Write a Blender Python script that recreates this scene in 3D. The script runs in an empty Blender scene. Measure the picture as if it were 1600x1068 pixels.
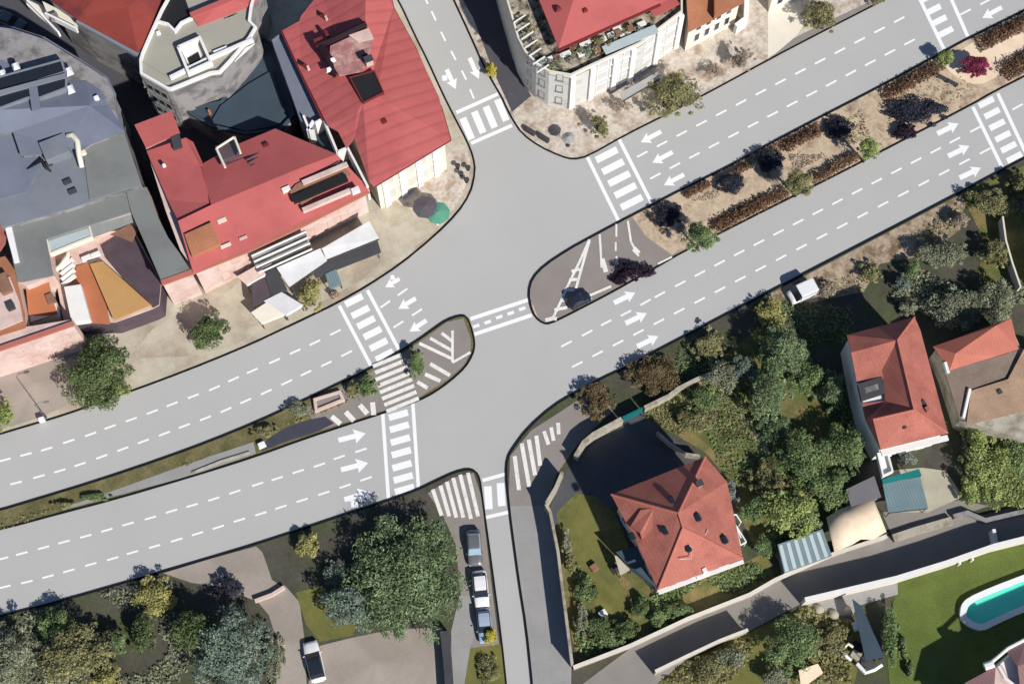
import bpy, bmesh, math, random
import numpy as np
from mathutils import Vector, Matrix
R = math.radians
rng = random.Random(7)
S = bpy.context.scene
COL = S.collection

# ------------------------------------------------------------------ camera
H, TILT = 200.0, R(19)
CY = -H * math.tan(TILT)
LENS = 59.5
F = 1600 * LENS / 36.0
camd = bpy.data.cameras.new('camera'); cam = bpy.data.objects.new('camera', camd); COL.objects.link(cam)
camd.lens = LENS; camd.sensor_width = 36; camd.clip_start = 1; camd.clip_end = 4000
cam.location = (0, CY, H); cam.rotation_euler = (TILT, 0, 0)
S.camera = cam
_ct, _st = math.cos(TILT), math.sin(TILT)
G = 0.12                                   # top of the pavements and gardens

def P(px, py, z=0.0):
    """photo pixel -> world point at height z"""
    x = (px - 800) / F; y = -(py - 534) / F; w = -1.0
    dy = y * _ct - w * _st; dz = y * _st + w * _ct
    t = (z - H) / dz
    return Vector((x * t, CY + dy * t, z))

def V2(pts, z=0.0): return [P(a, b, z).to_2d() for a, b in pts]

# ------------------------------------------------------------------ light
w = bpy.data.worlds.new('World'); S.world = w; w.use_nodes = True
nt = w.node_tree; nt.nodes.clear()
SUN_EL, SUN_AZ = R(38), math.atan2(-0.785, 0.62)     # direction TO the sun
sky = nt.nodes.new('ShaderNodeTexSky'); sky.sky_type = 'NISHITA'; sky.sun_disc = False
sky.ozone_density = 5.0; sky.dust_density = .3; sky.sun_elevation = SUN_EL; sky.sun_rotation = R(90) - SUN_AZ
bg = nt.nodes.new('ShaderNodeBackground'); bg.inputs[1].default_value = 0.07
out = nt.nodes.new('ShaderNodeOutputWorld')
nt.links.new(sky.outputs[0], bg.inputs[0]); nt.links.new(bg.outputs[0], out.inputs[0])
sl = bpy.data.lights.new('sun', 'SUN'); sl.energy = 5.0; sl.angle = R(1.0); sl.color = (1, .96, .89)
so = bpy.data.objects.new('sun', sl); COL.objects.link(so)
sd = Vector((math.cos(SUN_EL) * math.cos(SUN_AZ), math.cos(SUN_EL) * math.sin(SUN_AZ), math.sin(SUN_EL)))
so.rotation_euler = (-sd).to_track_quat('-Z', 'Y').to_euler(); so.location = (40, -40, 90)
S.view_settings.view_transform = 'Standard'; S.view_settings.look = 'None'
S.view_settings.exposure = 0.0; S.view_settings.gamma = 1
S.cycles.max_bounces = 5; S.cycles.diffuse_bounces = 3; S.cycles.transparent_max_bounces = 4

# ------------------------------------------------------------------ materials
def s2l(c):
    c /= 255.0
    return c / 12.92 if c <= .04045 else ((c + .055) / 1.055) ** 2.4
def L(r, g, b, k=1.12):
    """albedo that reads as this colour when a level surface lies in the sun"""
    return tuple(min(.9, s2l(v) / k) for v in (r, g, b))

def mat(name, rgb, rough=.85, a=.14, s=.5, fine=.10, fs=9.0, rgb2=None, s2=.25, lo=.45, hi=.62, stripe=None, metal=0, spec=.25, bump=0.0, tile=None, slabs=None):
    m = bpy.data.materials.new(name); m.use_nodes = True
    n = m.node_tree; N = n.nodes; K = n.links; b = N['Principled BSDF']
    b.inputs['Roughness'].default_value = rough; b.inputs['Metallic'].default_value = metal
    b.inputs['Specular IOR Level'].default_value = spec
    tc = N.new('ShaderNodeTexCoord'); co = tc.outputs['Object']
    def noise(sc, det=5, rr=.6):
        x = N.new('ShaderNodeTexNoise'); x.inputs['Scale'].default_value = sc; x.inputs['Detail'].default_value = det
        x.inputs['Roughness'].default_value = rr; K.new(co, x.inputs['Vector']); return x.outputs['Fac']
    def rng_(f, a0, b0, c0, d0):
        x = N.new('ShaderNodeMapRange'); x.inputs[1].default_value = a0; x.inputs[2].default_value = b0
        x.inputs[3].default_value = c0; x.inputs[4].default_value = d0; K.new(f, x.inputs[0]); return x.outputs[0]
    def mul(p, q):
        x = N.new('ShaderNodeMath'); x.operation = 'MULTIPLY'; K.new(p, x.inputs[0]); K.new(q, x.inputs[1]); return x.outputs[0]
    f = rng_(noise(s), .25, .75, 1 - a, 1 + a)
    fn = noise(fs, 3)
    f = mul(f, rng_(fn, .2, .8, 1 - fine, 1 + fine))
    hgt = fn
    if stripe or tile:
        ang, per, dep, wid = stripe or tile
        mp = N.new('ShaderNodeMapping'); mp.inputs['Rotation'].default_value = (0, 0, -ang); K.new(co, mp.inputs['Vector'])
        wv = N.new('ShaderNodeTexWave'); wv.wave_type = 'BANDS'; wv.bands_direction = 'X'; wv.inputs['Scale'].default_value = 0.314 / per
        wv.inputs['Distortion'].default_value = .25 if stripe else 1.2; wv.inputs['Detail'].default_value = 1
        wv.inputs['Detail Scale'].default_value = .6
        K.new(mp.outputs[0], wv.inputs['Vector'])
        f = mul(f, rng_(wv.outputs['Fac'], 0, wid, 1 - dep, 1)); hgt = wv.outputs['Fac']
    if slabs:
        ang, sw_, dep = slabs
        mp = N.new('ShaderNodeMapping'); mp.inputs['Rotation'].default_value = (0, 0, -ang); K.new(co, mp.inputs['Vector'])
        bt = N.new('ShaderNodeTexBrick'); bt.inputs['Scale'].default_value = 1; bt.inputs['Brick Width'].default_value = sw_; bt.inputs['Row Height'].default_value = sw_
        bt.inputs['Mortar Size'].default_value = .035; bt.inputs['Mortar Smooth'].default_value = .6; bt.offset = 0
        bt.inputs['Color1'].default_value = (1,1,1,1); bt.inputs['Color2'].default_value = (1-dep*.5,)*3 + (1,); bt.inputs['Mortar'].default_value = (1-dep,)*3 + (1,)
        K.new(mp.outputs[0], bt.inputs['Vector']); f = mul(f, bt.outputs['Color'])
    col = N.new('ShaderNodeMix'); col.data_type = 'RGBA'; col.blend_type = 'MULTIPLY'; col.inputs[0].default_value = 1
    if rgb2:
        mx = N.new('ShaderNodeMix'); mx.data_type = 'RGBA'
        mx.inputs[6].default_value = (*rgb, 1); mx.inputs[7].default_value = (*rgb2, 1)
        K.new(rng_(noise(s2, 6, .65), lo, hi, 0, 1), mx.inputs[0]); K.new(mx.outputs[2], col.inputs[6])
    else:
        col.inputs[6].default_value = (*rgb, 1)
    K.new(f, col.inputs[7]); K.new(col.outputs[2], b.inputs['Base Color'])
    if bump:
        bp = N.new('ShaderNodeBump'); bp.inputs['Strength'].default_value = bump; bp.inputs['Distance'].default_value = .06
        K.new(hgt, bp.inputs['Height']); K.new(bp.outputs[0], b.inputs['Normal'])
    return m

def leafmat(name, dark, light, trans=.2, tint=None):
    k = 1 if name in ('leaf_shade','leaf_plum','leaf_gold','leaf_silver','leaf_crimson') else (1.35 if name in ('leaf_rust','leaf_orange') else 2.5)
    def ds(c):
        g = sum(c)/3; q = .74 if k > 1 else .9
        return tuple(g + (v-g)*q for v in c)
    dark, light = ds(dark), ds(light); tint = ds(tint) if tint else None
    dark = tuple(v*k*.95 for v in dark); light = tuple(v*k for v in light); tint = tuple(v*k for v in tint) if tint else None
    m = bpy.data.materials.new(name); m.use_nodes = True
    n = m.node_tree; N = n.nodes; K = n.links; b = N['Principled BSDF']
    b.inputs['Roughness'].default_value = .75; b.inputs['Specular IOR Level'].default_value = .15
    ge = N.new('ShaderNodeNewGeometry'); rp = N.new('ShaderNodeValToRGB')
    rp.color_ramp.elements[0].color = (*dark, 1); rp.color_ramp.elements[1].color = (*light, 1)
    if tint:
        e = rp.color_ramp.elements.new(.8); e.color = (*light, 1); rp.color_ramp.elements[2].color = (*tint, 1)
    tc = N.new('ShaderNodeTexCoord'); no = N.new('ShaderNodeTexNoise'); no.inputs['Scale'].default_value = .55
    no.inputs['Detail'].default_value = 3; K.new(tc.outputs['Object'], no.inputs['Vector'])
    mi = N.new('ShaderNodeMath'); mi.operation = 'MULTIPLY_ADD'; mi.inputs[1].default_value = .55
    K.new(ge.outputs['Random Per Island'], mi.inputs[0])
    m2 = N.new('ShaderNodeMath'); m2.operation = 'MULTIPLY_ADD'; m2.inputs[1].default_value = 1.3; m2.inputs[2].default_value = -.42
    K.new(no.outputs['Fac'], m2.inputs[0]); K.new(m2.outputs[0], mi.inputs[2])
    K.new(mi.outputs[0], rp.inputs[0]); K.new(rp.outputs[0], b.inputs['Base Color'])
    tr = N.new('ShaderNodeBsdfTranslucent'); K.new(rp.outputs[0], tr.inputs[0])
    mx = N.new('ShaderNodeMixShader'); mx.inputs[0].default_value = trans
    K.new(b.outputs[0], mx.inputs[1]); K.new(tr.outputs[0], mx.inputs[2])
    K.new(mx.outputs[0], N['Material Output'].inputs[0])
    return m

RA = math.atan2(.42, .9)                   # bearing of the streets
M = dict(
 earth=mat('earth', L(150,138,118), a=.2, rgb2=L(110,110,80), s=.1),
 road=mat('road_surface', L(192,191,189), a=.035, s=.09, fine=.045, fs=5, rough=.9, spec=.1),
 paint=mat('road_paint', (.9,.9,.9), a=.02, fine=.02, rough=.7, spec=.1),
 oldpaint=mat('worn_paint', L(246,243,238), a=.08, fine=.12, fs=4, rgb2=L(214,208,198), s2=1.2, lo=.5, hi=.75),
 kerb=mat('dark_kerb', (.012,.012,.013), a=.1, spec=.1),
 paving=mat('beige_paving', L(206,197,178), a=.12, s=.22, fine=.1, fs=5, rgb2=L(182,168,148), s2=.18, slabs=(RA,1.0,.14)),
 cpaving=mat('clutter_paving', L(214,202,188), a=.2, s=.6, fine=.25, fs=2.2, rgb2=L(180,160,142), s2=.5, lo=.48, hi=.62, slabs=(RA,.9,.1)),
 sand=mat('median_sand', L(206,184,158), a=.26, s=.6, fine=.2, fs=3, rgb2=L(140,116,98), s2=.5, lo=.5, hi=.68),
 oldasph=mat('old_asphalt', L(152,144,138), a=.1, s=.3, fine=.1, fs=6),
 dirt=mat('garden_soil', L(150,132,108), a=.22, s=.35, fine=.2, fs=3, rgb2=L(104,98,58), s2=.25),
 yard=mat('yard_soil', (.085,.078,.062), a=.25, s=.3, fine=.25, fs=3, rgb2=(.07,.085,.035), s2=.2),  # kept dark to hold the shade lying over the south-west ground
 verge=mat('worn_verge', L(122,114,80), a=.3, s=.5, fine=.25, fs=4, rgb2=L(104,100,62), s2=.3),
 vergepave=mat('dusty_verge', L(184,164,142), a=.28, s=.7, fine=.25, fs=2.5, rgb2=L(126,110,86), s2=.45, lo=.46, hi=.6),
 yardshade=mat('shaded_yard_paving', (.085,.088,.1), a=.12, s=.3),  # the villa's cast shadow put into the paving colour
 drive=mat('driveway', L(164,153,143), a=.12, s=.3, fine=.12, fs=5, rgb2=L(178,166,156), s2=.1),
 alley=mat('alley_asphalt', (.085,.082,.095), a=.12, s=.3),  # darkened to carry building shade that the cast shadows miss
 lawn=mat('lawn_grass', L(102,116,56), a=.22, s=.25, fine=.35, fs=5, rgb2=L(92,106,50), s2=.15),
 olive=mat('dry_grass', L(126,122,68), a=.2, s=.3, fine=.18, fs=5, rgb2=L(104,106,58), s2=.2),
 rough=mat('rough_grass', L(104,108,62), a=.3, s=.5, fine=.3, fs=4, rgb2=L(140,122,80), s2=.3),
 lane=mat('lane_asphalt', L(150,144,138), a=.1, s=.3, fine=.08),
 side=mat('sidewalk_concrete', L(166,164,162), a=.1, s=.3, fine=.06, slabs=(R(98),1.4,.12)),
 red=mat('red_metal_roof', L(196,103,101), rough=.6, a=.08, s=.25, fine=.06, rgb2=L(184,94,94), s2=.15, stripe=(RA+R(90),1.55,.15,.3), bump=.15, spec=.3),
 redp=mat('red_plain_roof', L(196,103,100), rough=.65, a=.08, s=.2, fine=.06, fs=5, rgb2=L(184,94,94), s2=.12, spec=.3),
 flash=mat('dark_flashing', (.02,.007,.012), a=.1, rough=.7),
 dimred=mat('dim_red_roof', L(146,66,58), a=.15, s=.2, fine=.06, rgb2=L(112,50,54), s2=.12),  # dimness of slopes turned from the sun, put into the colour
 redd=mat('red_dark_eaves', L(120,48,50), a=.1),
 terra=mat('terracotta_tiles', L(188,116,101), a=.13, s=.35, fine=.2, fs=7, rgb2=L(170,102,91), s2=.3, tile=(R(28),.42,.05,.6), bump=.12),
 terrab=mat('terracotta_bright', L(200,122,104), a=.12, s=.35, fine=.08, fs=6, tile=(R(20),.45,.05,.6), bump=.12),
 brown=mat('brown_tiles', L(176,118,88), a=.18, s=.4, fine=.2, fs=5),
 oldtile=mat('weathered_tiles', L(168,140,118), a=.22, s=.5, fine=.25, fs=6),
 oldtile2=mat('grey_weathered_tiles', L(136,120,108), a=.18, s=.5, fine=.2, fs=6),
 tan=mat('tan_roof', L(206,160,104), a=.08, s=.3, fine=.05),
 orange=mat('orange_roof', L(192,120,84), a=.12, s=.3, fine=.05),
 cornice=mat('terracotta_cornice', L(192,118,104), a=.1, s=.4),
 slate=mat('blue_slate_roof', L(126,132,148), a=.1, s=.15, fine=.06, rgb2=L(116,122,142), s2=.1),
 slate2=mat('grey_slate_roof', L(136,141,150), a=.1, s=.15, fine=.04, rgb2=L(118,124,136), s2=.1),
 grey=mat('grey_roof', L(136,138,136), a=.08, s=.2, fine=.04, rgb2=L(124,126,124), s2=.15),
 beigeroof=mat('beige_roof', L(172,168,156), a=.07, s=.25, fine=.04),
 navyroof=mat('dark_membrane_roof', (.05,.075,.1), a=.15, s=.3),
 pink=mat('pink_stucco', L(220,196,187,1.05), a=.09, s=.5, fine=.07, rgb2=L(204,172,162,1.05), s2=.3),
 cream=mat('cream_stucco', L(226,218,202,1.0), a=.07, s=.5, fine=.05),
 gwall=mat('grey_stucco', L(150,146,146,1.0), a=.1, s=.5, fine=.08, rgb2=L(112,110,110), s2=.4),
 facade=mat('pale_grey_facade', L(206,204,200,1.0), a=.14, s=.5, fine=.12, rgb2=L(170,168,164), s2=.5, lo=.5, hi=.7),
 white=mat('white_plaster', (.82,.8,.77), a=.06, s=.6, fine=.04),
 whitep=mat('white_metal', (.85,.85,.86), a=.03, rough=.5, fine=.02),
 darkm=mat('dark_metal', (.02,.02,.022), a=.1, rough=.6),
 dgrey=mat('dark_grey', (.06,.06,.068), a=.15, rough=.7),
 glass=mat('window_glass', (.02,.025,.035), a=.1, rough=.12, spec=.6),
 skyglass=mat('car_glass_pale', (.3,.42,.5), a=.1, rough=.2, spec=.6),
 bark=mat('bark', (.09,.065,.045), a=.25, s=3),
 stone=mat('stone_wall', L(184,176,160,1.05), a=.15, s=.8, fine=.15, fs=5, rgb2=L(146,138,120), s2=.6),
 whitewall=mat('white_wall', L(222,214,202,1.0), a=.08, s=.8, fine=.06),
 wood=mat('weathered_wood', L(150,112,92), a=.2, s=1.2, fine=.15),
 dgrey2=mat('grey_felt_roof', L(124,120,126), a=.08, s=.4),
 brownp=mat('dusky_tiles', L(158,122,122), a=.12, s=.4, fine=.1, tile=(R(28),.42,.12,.6), bump=.3),
 poolw=mat('pool_water', (.16,.78,.62), a=.05, s=.3, fine=.03, rough=.08, spec=.5),
 purple=mat('dusky_panels', L(92,78,86), a=.2, s=.6),
 pooltile=mat('pool_tiles', (.12,.68,.52), a=.05, s=.6, fine=.04),
 teal=mat('teal_canvas', L(16,112,112), a=.08, s=.6),
 parasolg=mat('green_canvas', L(96,160,136), a=.08, s=.8),
 parasold=mat('charcoal_canvas', L(96,90,98), a=.08, s=.8),
 canvas=mat('cream_canvas', L(238,216,188,1.0), a=.08, s=.5, fine=.04, rgb2=L(228,202,174,1.0), s2=.3),
 blind=mat('closed_blind', L(214,186,176,1.05), a=.08, s=.8), blindg=mat('pale_blind', L(206,202,196,1.05), a=.08, s=.8),
 awningw=mat('white_awning_canvas', (.62,.62,.63), a=.12, s=.5, fine=.08),
 palepave=mat('pale_yard', L(186,180,160), a=.2, s=.4, fine=.1),
 corr=mat('corrugated_grey', L(118,140,146), a=.12, s=.5, fine=.05, stripe=(R(20),.35,.18,.5), bump=.3),
 ghglass=mat('greenhouse_panel', L(128,146,150), a=.1, s=.4, rough=.25, spec=.6),
 ghpale=mat('greenhouse_pale_panel', L(196,208,210), a=.08, s=.6, rough=.2, spec=.6),
 carwhite=mat('white_car_paint', (.82,.82,.83), a=.02, fine=.01, rough=.25, spec=.5),
 carsilver=mat('grey_car_paint', (.2,.2,.21), a=.03, fine=.01, rough=.3, spec=.5, metal=.3),
 carnavy=mat('navy_car_paint', (.02,.025,.05), a=.03, fine=.01, rough=.35, spec=.4),
 shade_asph=mat('shaded_asphalt', (.06,.06,.085), a=.15, s=.5),  # shadow on the median put into the asphalt colour
 carblue=mat('pale_blue_car_paint', (.36,.43,.55), a=.03, fine=.01, rough=.3, spec=.5),
 rubber=mat('rubber', (.015,.015,.015), rough=.9),
 lampw=mat('headlight_glass', (.75,.77,.8), rough=.1, spec=.6), lampr=mat('taillight_glass', (.4,.02,.02), rough=.2, spec=.6),
 patch=mat('bare_boards', L(178,124,122), a=.2, s=1.4, fine=.15, fs=3, rgb2=L(205,165,155), s2=.8),
 terrace=mat('terrace_clutter', L(186,174,156), a=.4, s=1.2, fine=.35, fs=2.5, rgb2=L(70,66,48), s2=.8, lo=.42, hi=.58),
 # leaves
 lf_dark=leafmat('leaf_dark_green', (.012,.025,.008), (.075,.105,.028), tint=(.13,.16,.05)),
 lf_mid=leafmat('leaf_mid_green', (.018,.035,.01), (.11,.16,.045), tint=(.18,.22,.07)),
 lf_olive=leafmat('leaf_olive', (.03,.03,.01), (.16,.15,.05), tint=(.24,.22,.08)),
 lf_yellow=leafmat('leaf_yellow_green', (.045,.045,.01), (.24,.22,.045), tint=(.32,.29,.06)),
 lf_lime=leafmat('leaf_lime', (.045,.065,.012), (.2,.24,.05), tint=(.3,.32,.08)),
 lf_blue=leafmat('leaf_blue_green', (.022,.04,.028), (.11,.15,.105), tint=(.17,.21,.15)),
 lf_pine=leafmat('leaf_pine', (.022,.042,.015), (.115,.165,.065), tint=(.2,.25,.11)),
 lf_orange=leafmat('leaf_orange', (.05,.036,.012), (.2,.14,.05), tint=(.27,.2,.075)),
 lf_rust=leafmat('leaf_rust', (.05,.022,.012), (.22,.11,.05), tint=(.3,.18,.08)),
 lf_red=leafmat('leaf_crimson', (.16,.02,.05), (.5,.06,.15)),
 lf_shade=leafmat('leaf_shade', (.02,.022,.034), (.075,.078,.11)),  # dark leaves standing in for cast shadow
 lf_plum=leafmat('leaf_plum', (.012,.006,.014), (.06,.04,.07)),
 lf_grey=leafmat('leaf_grey_green', (.04,.045,.025), (.15,.16,.09), tint=(.22,.23,.15)),
 lf_silver=leafmat('leaf_silver', (.08,.1,.08), (.4,.45,.38)),
 lf_gold=leafmat('leaf_gold', (.3,.25,.01), (.7,.6,.06), tint=(.8,.75,.3)),
 lf_twig=leafmat('leaf_twig', (.06,.045,.03), (.26,.2,.14)),
)

# ------------------------------------------------------------------ building blocks
def tag(o, label=None, cat=None, group=None, kind=None):
    if label: o['label'] = label
    if cat: o['category'] = cat
    if group: o['group'] = group
    if kind: o['kind'] = kind
    return o

def thing(name, label, cat, loc=(0,0,0), group=None):
    o = bpy.data.objects.new(name, None); COL.objects.link(o); o.location = loc; o.empty_display_size = .5
    return tag(o, label, cat, group)

class MB:
    def __init__(s): s.v = []; s.f = []
    def add(s, vs, fs):
        k = len(s.v); s.v += [tuple(x) for x in vs]; s.f += [tuple(k + i for i in f) for f in fs]; return s
    def prism(s, pts, z0, z1):
        n = len(pts)
        a = sum(pts[i][0] * pts[(i+1) % n][1] - pts[(i+1) % n][0] * pts[i][1] for i in range(n))
        if a < 0: pts = list(reversed(pts))
        z0f = z0 if callable(z0) else (lambda p: z0)
        z1f = z1 if callable(z1) else (lambda p: z1)
        vs = [(p[0], p[1], z0f(p)) for p in pts] + [(p[0], p[1], z1f(p)) for p in pts]
        fs = [tuple(reversed(range(n))), tuple(range(n, 2*n))] + [(i, (i+1) % n, n + (i+1) % n, n + i) for i in range(n)]
        return s.add(vs, fs)
    def ring(s, o, i, z0, z1):
        """closed wall between an outer and an inner loop"""
        n = len(o)
        vs = [(p[0], p[1], z0) for p in o] + [(p[0], p[1], z1) for p in o] + [(p[0], p[1], z0) for p in i] + [(p[0], p[1], z1) for p in i]
        fs = []
        for a in range(n):
            b = (a + 1) % n
            fs += [(a, b, n+b, n+a), (n+a, n+b, 3*n+b, 3*n+a), (3*n+a, 3*n+b, 2*n+b, 2*n+a), (2*n+a, 2*n+b, b, a)]
        return s.add(vs, fs)
    def strip(s, pts, w0, w1, z0, z1, close=False):
        """wall along an open polyline; w0/w1 offsets to the left"""
        a = offset_line(pts, w0); b = offset_line(pts, w1); n = len(pts)
        vs = [(*p, z0) for p in a] + [(*p, z1) for p in a] + [(*p, z0) for p in b] + [(*p, z1) for p in b]
        fs = []
        for i in range(n - 1):
            j = i + 1
            fs += [(i, n+i, n+j, j), (n+i, 3*n+i, 3*n+j, n+j), (3*n+i, 2*n+i, 2*n+j, 3*n+j), (2*n+i, i, j, 2*n+j)]
        fs += [(0, 2*n, 3*n, n), (n-1, 2*n-1, 4*n-1, 3*n-1)]
        return s.add(vs, fs)
    def box(s, c, d, ang=0.0, top=1.0):
        cx, cy, cz = c; hx, hy, hz = d[0]/2, d[1]/2, d[2]/2; ca, sa = math.cos(ang), math.sin(ang)
        vs = []
        for z in (-1, 1):
            k = top if z > 0 else 1
            for x, y in ((-1,-1),(1,-1),(1,1),(-1,1)):
                X, Y = x*hx*k, y*hy*k; vs.append((cx + X*ca - Y*sa, cy + X*sa + Y*ca, cz + z*hz))
        return s.add(vs, [(3,2,1,0),(4,5,6,7),(0,1,5,4),(1,2,6,5),(2,3,7,6),(3,0,4,7)])
    def tube(s, pts, rs, n=7):
        pts = [Vector(p) for p in pts]; k = len(s.v); m = len(pts)
        for i, p in enumerate(pts):
            d = (pts[min(i+1, m-1)] - pts[max(i-1, 0)]).normalized()
            u = d.cross(Vector((0,0,1)) if abs(d.z) < .95 else Vector((1,0,0))).normalized(); v = d.cross(u)
            r = rs[i] if hasattr(rs, '__len__') else rs
            for j in range(n):
                t = 2*math.pi*j/n; s.v.append(tuple(p + u*(r*math.cos(t)) + v*(r*math.sin(t))))
        for i in range(m-1):
            for j in range(n):
                s.f.append((k+i*n+j, k+i*n+(j+1) % n, k+(i+1)*n+(j+1) % n, k+(i+1)*n+j))
        s.f += [tuple(k+j for j in range(n)), tuple(k+(m-1)*n+j for j in reversed(range(n)))]
        return s
    def lathe(s, c, prof, n=16):
        k = len(s.v); m = len(prof)
        for r, z in prof:
            for j in range(n):
                t = 2*math.pi*j/n; s.v.append((c[0]+r*math.cos(t), c[1]+r*math.sin(t), c[2]+z))
        for i in range(m-1):
            for j in range(n): s.f.append((k+i*n+j, k+i*n+(j+1) % n, k+(i+1)*n+(j+1) % n, k+(i+1)*n+j))
        s.f += [tuple(k+j for j in reversed(range(n))), tuple(k+(m-1)*n+j for j in range(n))]
        return s
    def build(s, name, m, parent=None, smooth=False, bevel=0, fix=True, local=False):
        me = bpy.data.meshes.new(name); o = bpy.data.objects.new(name, me); COL.objects.link(o)
        off = Vector((0,0,0))
        if parent is not None:
            if not local:
                off = Vector(parent.location); q = parent.parent
                while q is not None: off += Vector(q.location); q = q.parent
            o.parent = parent
        elif s.v and not local:
            a = np.array(s.v); c = (a.min(0) + a.max(0)) / 2; off = Vector((c[0], c[1], a.min(0)[2])); o.location = off
        me.from_pydata([(x-off.x, y-off.y, z-off.z) for x, y, z in s.v], [], s.f)
        if fix:
            bm = bmesh.new(); bm.from_mesh(me); bmesh.ops.recalc_face_normals(bm, faces=bm.faces)
            if bevel: bmesh.ops.bevel(bm, geom=[e for e in bm.edges if e.is_manifold and e.calc_face_angle(0) > .5], offset=bevel, segments=2, affect='EDGES', clamp_overlap=True)
            bm.to_mesh(me); bm.free()
        me.materials.append(m)
        if smooth: me.polygons.foreach_set('use_smooth', [True]*len(me.polygons))
        me.update(); return o

def offset_line(pts, d, closed=False):
    n = len(pts); res = []
    pts = [Vector((p[0], p[1])) for p in pts]
    for i in range(n):
        ns = []
        for a, b in ((i-1, i), (i, i+1)):
            if not closed and (a < 0 or b >= n): continue
            e = pts[b % n] - pts[a % n]
            if e.length < 1e-6: continue
            e.normalize(); ns.append(Vector((-e.y, e.x)))
        m = sum(ns, Vector((0,0)))
        if m.length < 1e-6: m = ns[0]
        m.normalize(); k = max(.45, m.dot(ns[0])); res.append(pts[i] + m * (d / k))
    return res

def ccw(pts):
    n = len(pts); a = sum(pts[i][0]*pts[(i+1) % n][1] - pts[(i+1) % n][0]*pts[i][1] for i in range(n))
    return list(pts) if a > 0 else list(reversed(pts))
def inset(pts, d): return offset_line(ccw(pts), d, True)
def centre(pts): return sum((Vector((p[0], p[1])) for p in pts), Vector((0,0))) / len(pts)

def smooth_line(pts, it=2):
    for _ in range(it):
        q = [pts[0]]
        for a, b in zip(pts, pts[1:]):
            q += [(a[0]*.75+b[0]*.25, a[1]*.75+b[1]*.25), (a[0]*.25+b[0]*.75, a[1]*.25+b[1]*.75)]
        q.append(pts[-1]); pts = q
    return pts

def struct(name, mb, m): return tag(mb.build(name, m), kind='structure')
_pz = [0]
def patch(name, pts, m, z=None, sm=0, kind='structure'):
    """ground sheet on a block, each a few mm above the one before"""
    _pz[0] += 1
    z = G + .003 * _pz[0] if z is None else z
    if sm: pts = smooth_line(pts + [pts[0]], sm)[:-1]
    w = ccw([P(a, b, z) for a, b in pts])
    o = MB().add([(p.x, p.y, z) for p in map(lambda q: Vector((q[0], q[1], 0)), w)], [tuple(range(len(w)))]).build(name, m)
    return tag(o, kind=kind)

# ------------------------------------------------------------------ ground, roads and blocks
MB().add([(-900,-900,-.06),(900,-900,-.06),(900,900,-.06),(-900,900,-.06)], [(0,1,2,3)]).build('ground', M['earth'])['kind'] = 'structure'
rp_ = [P(a, b, 0) for a, b in ((-320,-280),(2050,-280),(2050,1350),(-320,1350))]
MB().add([(p.x, p.y, 0) for p in rp_], [(0,1,2,3)]).build('road', M['road'])['kind'] = 'structure'

A_edge = [(-300,765),(0,679),(50,664),(101,649),(177,622),(253,594.5),(329,565),(400,535),(440,516),(476,499),(526,475),(577,446),(627,413),(678,371),(716,333),(736,303),(744,268),(741,245),(731,220),(711,182),(691,142),(668,91),(650,56),(625,2),(490,-250)]
B_edge = [(592,-250),(708,0),(734,56),(756,106),(774,137),(784,154),(792,172),(800,187),(815,210),(843,230),(876,245),(896,250),(919,245),(977,212),(1053,174),(1129,134),(1200,95),(1288,49),(1384,0),(1800,-215)]
C_edge = [(2000,-190),(1600,16),(1516,57),(1468,83),(1377,133),(1281,182),(1200,224.5),(1134,261),(1068,293),(1020,318),(962,348),(921,370),(888,388),(850,413),(830,434),(824,457),(828,480),(835,496),(848,506),(860,506.5),(888,493),(952,460),(1027,418),(1068,394),(1154,351),(1200,327.5),(1316,270),(1392,230),(1516,166),(1554,144),(1600,121),(2000,-85)]
D_edge = [(-300,873),(0,798),(50,783),(152,752),(253,718),(329,690),(400,661),(476,626),(526,602),(577,578),(627,549),(656,531),(678,515),(698,501),(718,494),(728,495),(734,509),(739,528),(740,540),(737,553),(726,572),(703,593),(678,611),(653,624),(600,642.5),(552,658),(476,683),(400,710.5),(303,741),(177,778),(96,799),(0,825),(-300,893)]
E_edge = [(-300,1035),(0,963.6),(101,938),(202,909),(303,880),(400,851),(476,826),(557,798.5),(610,781.6),(653,766),(686,750),(711,738.6),(731,733.5),(742,737),(748,747),(751.5,773),(755,799),(762,849),(772,924),(782,1000),(789,1067),(818,1340)]
F_edge = [(860,1340),(833,1068),(824,980),(813,912),(800,816),(796,780),(792,740),(794,716),(802,701),(825,670),(863,636),(901,613),(939,593),(982,573),(1015,555),(1063,530),(1200,458),(1326,393),(1453,327),(1579,260),(1600,249),(2000,45)]
blocks = dict(
  A=(A_edge, [(-320,-280),(-320,765)], 'paving', 'pavement'), B=(B_edge, [(1800,-270),(592,-270)], 'cpaving', 'pavement'),
  C=(C_edge, [], 'sand', 'median_pavement'), D=(D_edge, [], 'verge', 'median_ground'),
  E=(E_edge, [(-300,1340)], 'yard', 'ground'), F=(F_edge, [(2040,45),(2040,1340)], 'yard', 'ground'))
for k, (edge, extra, mm, nm) in blocks.items():
    e = smooth_line(edge, 1)
    pts = [P(a, b, G).to_2d() for a, b in e]
    struct(nm, MB().prism(pts + [P(a, b, G).to_2d() for a, b in extra], -.03, G), M[mm])
    struct('kerb', MB().strip(pts, 0.0, .24 if k != 'B' else .2, -.02, G + .035), M['kerb'])

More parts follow.
